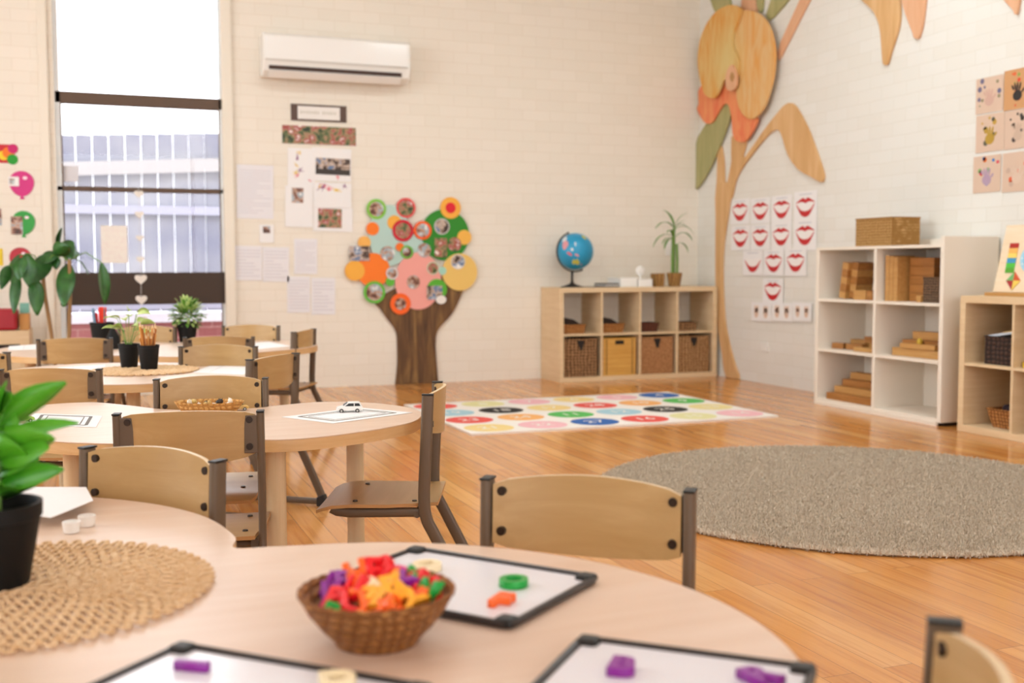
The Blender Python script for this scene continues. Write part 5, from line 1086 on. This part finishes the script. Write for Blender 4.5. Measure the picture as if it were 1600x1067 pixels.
cutout('leaf', FC([(212, 575), (228, 640), (160, 830), (100, 960), (42, 1046), (28, 1030), (30, 900), (30, 800), (90, 690), (150, 640), (185, 585)]), M_GRNL, 0.012, 0.018, smooth_k=3)
cutout('thin_stem', FC([(148, 805), (160, 800), (176, 820), (186, 880), (190, 960), (190, 1090), (150, 1090), (150, 960), (152, 880)]), M_STEMW, 0.002, 0.015, smooth_k=3)
cutout('side_leaf', FC([(232, 760), (232, 900), (212, 1000), (200, 1090), (232, 1100), (250, 1020), (280, 950), (340, 865), (425, 760), (470, 724), (498, 726), (518, 775), (545, 860), (600, 940), (680, 987), (725, 1012), (742, 1003), (746, 970), (725, 900), (690, 800), (650, 700), (590, 592), (548, 572), (500, 612), (400, 740), (310, 870), (295, 860), (315, 780), (262, 770)]), M_STEMW, 0.003, 0.018, smooth_k=2)
cutout('stem', [(1122, 288), (1121, 340), (1120.5, 400), (1121, 460), (1124, 510), (1131, 556), (1137, 590), (1157, 592), (1151, 572), (1144, 548), (1138, 522), (1134, 495), (1132, 460), (1131, 420), (1133, 380), (1138, 345), (1142, 318), (1146, 290)], M_STEMW, 0.0035, 0.02, smooth_k=2, zmin=0.003)
cutout('lower_petals', FC([(60, 480), (190, 450), (262, 480), (290, 600), (372, 650), (365, 700), (320, 775), (290, 790), (258, 782), (240, 745), (232, 650), (218, 590), (200, 576), (180, 590), (150, 640), (125, 680), (100, 688), (75, 672), (42, 610), (50, 575)]), M_PETO, 0.032, 0.018, smooth_k=3)
cutout('right_petal', FC([(290, 62), (350, 62), (400, 88), (445, 150), (470, 240), (475, 330), (465, 430), (440, 530), (405, 615), (350, 662), (305, 645), (275, 600), (262, 540), (256, 470), (236, 380), (225, 230), (245, 150), (262, 100)]), M_PETR, 0.052, 0.018, smooth_k=3)
cutout('left_petal', FC([(285, 50), (285, 75), (268, 125), (245, 180), (238, 235), (246, 275), (262, 305), (275, 360), (262, 430), (205, 440), (188, 450), (172, 490), (150, 535), (128, 547), (95, 535), (75, 505), (55, 430), (44, 330), (60, 215), (105, 115), (160, 55), (220, 28), (262, 34)]), M_PETL, 0.071, 0.018, smooth_k=3)
cutout('flower_centre', FC([(230, 360), (250, 380), (262, 430), (254, 485), (226, 506), (203, 490), (196, 450), (205, 395)]), M_PINK, 0.090, 0.014)
cutout('seed', FC([(228, 400), (240, 425), (228, 455), (216, 428)]), mat('seed_brown', '#b98a55', 0.6), 0.1045, 0.004)
HG = 'wooden leaves hanging at the top of the right wall'
H = lambda pts: [(1300+x/5.333, y/5.333) for x, y in pts]
for px, lab in (([(200, -160), (225, -60), (262, 0), (350, 85), (398, 175), (422, 300), (436, 500), (450, 540), (472, 540), (485, 515), (512, 420), (552, 300), (578, 195), (584, 80), (576, 0), (560, -80), (540, -160)], 'largest wooden leaf hanging from the top of the right wall'),
                ([(590, -160), (592, -40), (602, 30), (640, 150), (688, 275), (700, 315), (722, 325), (742, 308), (768, 220), (788, 80), (800, -40), (800, -160)], 'slender wooden leaf right of the largest hanging leaf'),
                ([(1400, -160), (1425, -40), (1460, 15), (1525, 85), (1540, 118), (1556, 115), (1572, 40), (1582, -40), (1590, -160)], 'small wooden leaf tip near the top right corner')):
    pts = [B(x, y, 0.002) for x, y in catmull(H(px), 3)]; bm = bm_(); prism(bm, pts, (-0.02, 0, 0)); tag(obj('hanging_leaf_cutout', bm, M_STEMW if 'slender' not in lab and 'tip' not in lab else M_PINK, bevel=0.002), lab, 'wall sculpture', HG)
# lips pictures
M_RED = flat('#c8232a', 0.5); M_MG = flat('#a9a0a2', 0.7)
def lips(style, row):
    def f(bm, w_, h_, z):
        s = w_*0.42; cy = -0.02*h_
        mouth = catmull([(-s, 0.28*s), (-0.6*s, -0.10*s), (-0.3*s, -0.3*s), (0, -0.34*s), (0.3*s, -0.3*s), (0.6*s, -0.10*s), (s, 0.28*s), (0.5*s, 0.34*s), (0, 0.26*s), (-0.5*s, 0.34*s)], 3)
        prism(bm, [(x, y+cy, z) for x, y in mouth], (0, 0, 0.0002), 3)
        low = [(-0.98*s, 0.26*s), (-0.74*s, -0.12*s), (-0.42*s, -0.48*s), (0, -0.60*s), (0.42*s, -0.48*s), (0.74*s, -0.12*s), (0.98*s, 0.26*s), (0.60*s, -0.06*s), (0.35*s, -0.18*s), (0, -0.23*s), (-0.35*s, -0.18*s), (-0.60*s, -0.06*s)]
        if style != 2: low = [(x, y) for x, y in low]
        prism(bm, [(x, y+cy, z+0.0004) for x, y in catmull(low, 3)], (0, 0, 0.0003), 1)
        if style != 1:
            upl = [(-s, 0.30*s), (-0.55*s, 0.52*s), (-0.22*s, 0.62*s), (0, 0.50*s), (0.22*s, 0.62*s), (0.55*s, 0.52*s), (s, 0.30*s), (0.5*s, 0.36*s), (0.2*s, 0.33*s), (0, 0.27*s), (-0.2*s, 0.33*s), (-0.5*s, 0.36*s)]
            prism(bm, [(x, y+cy, z+0.0004) for x, y in catmull(upl, 3)], (0, 0, 0.0003), 1)
        prism(bm, rect_pts(w_*0.55, h_*0.035, 0, h_*0.40, z), (0, 0, 0.0002), 2)
    return f
GL = 'red lips pictures on the right wall'
rown = ['top', 'second', 'third', 'bottom']; lipsrows = [[(1157, 331, 14.5), (1189, 329.5, 14.8), (1222, 327, 15.6), (1259.5, 323.5, 17.5)], [(1158, 372, 14.5), (1189, 371, 14.8), (1221.5, 369.5, 15.6), (1259, 367.5, 17.5)], [(1177.5, 411, 15), (1210, 411, 15.6), (1244.5, 410, 16.5)], [(1209, 455, 15.6)]]
for r_, row in enumerate(lipsrows):
    for k, (x, y, hw_) in enumerate(row):
        wd_ = ['leftmost', 'second', 'third', 'rightmost'][k] if len(row) == 4 else ['left', 'middle', 'right'][k] if len(row) == 3 else 'single'
        hh = 18.5*(1+0.25*(hw_-14.5)/3)
        wall_rect('lips_picture', 'B', x-hw_, y-hh, x+hw_, y+hh, None, '%s red lips picture in the %s row on the right wall' % (wd_, rown[r_]), 'picture', GL, off=0.003+0.0016*r_+0.0008*(k % 2), extra=lips(1 if (r_, k) == (2, 0) else 0, r_), mats=[M_PAPER, M_RED, flat('#cfd0d6'), flat('#f7f1ee')])
def hands(bm, w_, h_, z):
    for sx in (-0.24, 0.22):
        prism(bm, disc_pts(0.10*w_, 12, sx*w_, -0.05*h_, z, 1, 1.5), (0, 0, 0.0003), 1)
        for q in range(4): prism(bm, disc_pts(0.026*w_, 8, sx*w_+(q-1.5)*0.055*w_, 0.13*h_+0.02*h_*(q % 2), z, 1, 4.5), (0, 0, 0.0003), 1)
for x0, x1, lab in ((1176, 1207, 'left sheet with two small hand signs below the lips pictures'), (1208, 1240, 'middle sheet with two small hand signs below the lips pictures'), (1241, 1270, 'right sheet with small hand signs beside the white shelf')):
    wall_rect('hand_sign_sheet', 'B', x0, 472, x1, 503, None, lab, 'picture', 'hand sign sheets on the right wall', off=0.011, extra=hands, mats=[M_PAPER, flat('#e6c6b0')])
# hand prints
HP = lambda pts: [(1480+x/4.85, 90+y/4.85) for x, y in pts]
def handprint(col, accents, seed):
    def f(bm, w_, h_, z):
        rnd = random.Random(seed)
        for k in range(9):
            prism(bm, disc_pts(rnd.uniform(0.03, 0.08)*w_, 10, rnd.uniform(-.4, .4)*w_, rnd.uniform(-.42, .42)*h_, z), (0, 0, 0.0002), 2+k % (accents))
        prism(bm, disc_pts(0.15*w_, 18, 0, -0.16*h_, z+0.0004, 1.1, 1.0), (0, 0, 0.0002), 1)
        for q, (dx, L, tl_) in enumerate(((-0.17, .13, .5), (-0.08, .2, .2), (0.0, .22, 0), (0.09, .19, -.2), (0.2, .12, -.7))):
            pts = []
            for i in range(12):
                a = 2*PI*i/12; u, v = 0.034*w_*math.cos(a), L*h_*0.6*math.sin(a); pts.append((dx*w_+u*math.cos(tl_)-v*math.sin(tl_), 0.05*h_+v*math.cos(tl_)+u*math.sin(tl_)-0.1*h_*(q == 4), z+0.0005+0.0001*q))
            prism(bm, pts, (0, 0, 0.0002), 1)
    return f
TAN = flat('#d9bca6', 0.7)
for (q, hc, ac, lab, base) in (([(225, 168), (425, 398)], '#cfa898', ['#6f6a86', '#8f8466'], 'upper left tan print with faint blue and green spots', TAN), ([(438, 105), (640, 372)], '#2c2522', ['#e06a3a', '#8fa04a', '#d9482a'], 'upper right print smeared with orange and black', flat('#cf9a68')),
        ([(225, 445), (433, 698)], '#b99436', ['#5a5a4a', '#c8a04a'], 'middle left tan print with a yellow and black hand', TAN), ([(443, 412), (640, 675)], '#cdb19c', ['#4a4040', '#2f2826'], 'middle right tan print with an outlined black hand', TAN),
        ([(205, 755), (405, 1012)], '#b49ab0', ['#3a7ac0', '#e0405a', '#e0702a', '#8cb06a'], 'lower left tan print with bright blue and pink dots', TAN), ([(425, 728), (640, 1005)], '#dcc2ae', ['#c9ab98', '#e0603a'], 'lower right tan print with a faint hand and a red mark', TAN)):
    (x0, y0), (x1, y1) = HP(q)
    wall_rect('hand_print', 'B', x0, y0, x1, y1, None, lab, 'art print', 'children\'s hand prints on the right wall', extra=handprint(hc, len(ac), len(lab)), mats=[base, flat(hc)]+[flat(a) for a in ac])

# ================================================================== LEFT CORNER
g = wp(30, 517, 8.1)
t = thing('low_cabinet', 'low pale wooden cabinet with a dark slot in the far left corner', 'cabinet', (-0.56, 8.02, 0))
bm = bm_(); bx(bm, -0.5, 0.16, 0, 0.42, 0.06, 0.52); obj('body', bm, M_KALLAX, t, bevel=0.004)
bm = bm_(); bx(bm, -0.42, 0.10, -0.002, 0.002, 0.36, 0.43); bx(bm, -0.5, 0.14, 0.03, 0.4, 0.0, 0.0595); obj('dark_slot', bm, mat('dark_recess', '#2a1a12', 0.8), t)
bm = bm_(); bx(bm, -0.42, 0.10, -0.004, 0.0, 0.1, 0.34); obj('drawer_front', bm, M_KALLAX, t, bevel=0.003)
bm = bm_(); bx(bm, -0.85, -0.475, 8.06, 8.3, 0.5205, 0.665); tag(obj('red_tub', bm, flat('#a61626', 0.4), bevel=0.02), 'dark red tub standing on the low cabinet in the left corner', 'tub')
bm = bm_(); bx(bm, -0.465, -0.405, 8.1, 8.3, 0.5205, 0.63); bx(bm, -0.4645, -0.4055, 8.2, 8.24, 0.63, 0.7, mi=1); tag(obj('craft_box', bm, [flat('#c98f52', 0.8), flat('#7fb6a4')]), 'open cardboard craft box beside the red tub', 'box')
# tall plants behind the farthest table
def tall_plant(loc, label, canes, leaves):
    t = thing('tall_plant', label, 'potted plant', loc); bm = bm_(); pot(bm, 0.10, 0.14, 0.24, 0.03); obj('pot', bm, flat('#7a5a40', 0.7), t, smooth=True)
    bm = bm_(); cyl(bm, (0, 0, 0.19), (0, 0, 0.205), 0.12); obj('soil', bm, M_SOIL, t)
    o0 = Vector(loc); bm = bm_()
    for c in canes: tube(bm, [wp(x, y, loc[1]+dy)-o0 for x, y, dy in c], 0.012, 8)
    obj('cane', bm, M_CANE, t, smooth=True)
    bm = bm_()
    bp_ = bm_()
    for (sx_, sy_, x0, y0, x1, y1, wd) in leaves:
        st = wp(sx_, sy_, loc[1])-o0; a = wp(x0, y0, loc[1]-rnd.uniform(-0.12, 0.12))-o0; b = wp(x1, y1, loc[1]-rnd.uniform(-0.05, 0.15))-o0; d = b-a; L = d.length
        mid_ = (st+a)/2+Vector((0, 0, 0.25*(st-a).length)); tube(bp_, [st, mid_, a], 0.004, 5)
        leaf(bm, a, d+Vector((0, 0, 0.15*L)), L*1.05, wd, 0.4, n=9, roll=0.0 if abs(d.z) > 0.8*L else rnd.choice((-1, 1))*rnd.uniform(0.6, 1.1))
    obj('leaf_stalk', bp_, M_STEM, t, smooth=True)
    foliage('foliage', bm, M_LEAFD, t); return t
b0 = wp(92, 540, 7.55)
tall_plant((b0.x-0.02, 7.55, 0), 'tall cane plant with long drooping dark leaves in front of the window', [[(90, 600, 0), (80, 520, 0), (70, 460, 0), (66, 420, 0)], [(100, 600, 0), (108, 520, 0), (110, 440, 0), (108, 405, 0)]],
    [(66, 420, 30, 398, 20, 442, 0.13), (66, 420, 42, 396, 46, 446, 0.12), (66, 420, 14, 415, 2, 450, 0.08), (66, 425, 28, 425, 22, 487, 0.08), (66, 425, 54, 432, 58, 490, 0.11), (68, 420, 78, 400, 52, 440, 0.13), (70, 420, 92, 396, 64, 412, 0.11),
     (106, 408, 92, 385, 96, 356, 0.08), (106, 408, 84, 398, 106, 384, 0.12), (106, 400, 98, 378, 113, 402, 0.13), (108, 410, 107, 412, 100, 476, 0.13), (110, 405, 158, 410, 163, 472, 0.11), (110, 405, 126, 410, 137, 428, 0.06), (106, 405, 112, 384, 118, 402, 0.08), (66, 420, 36, 402, 30, 436, 0.10), (106, 405, 90, 402, 88, 420, 0.08)])
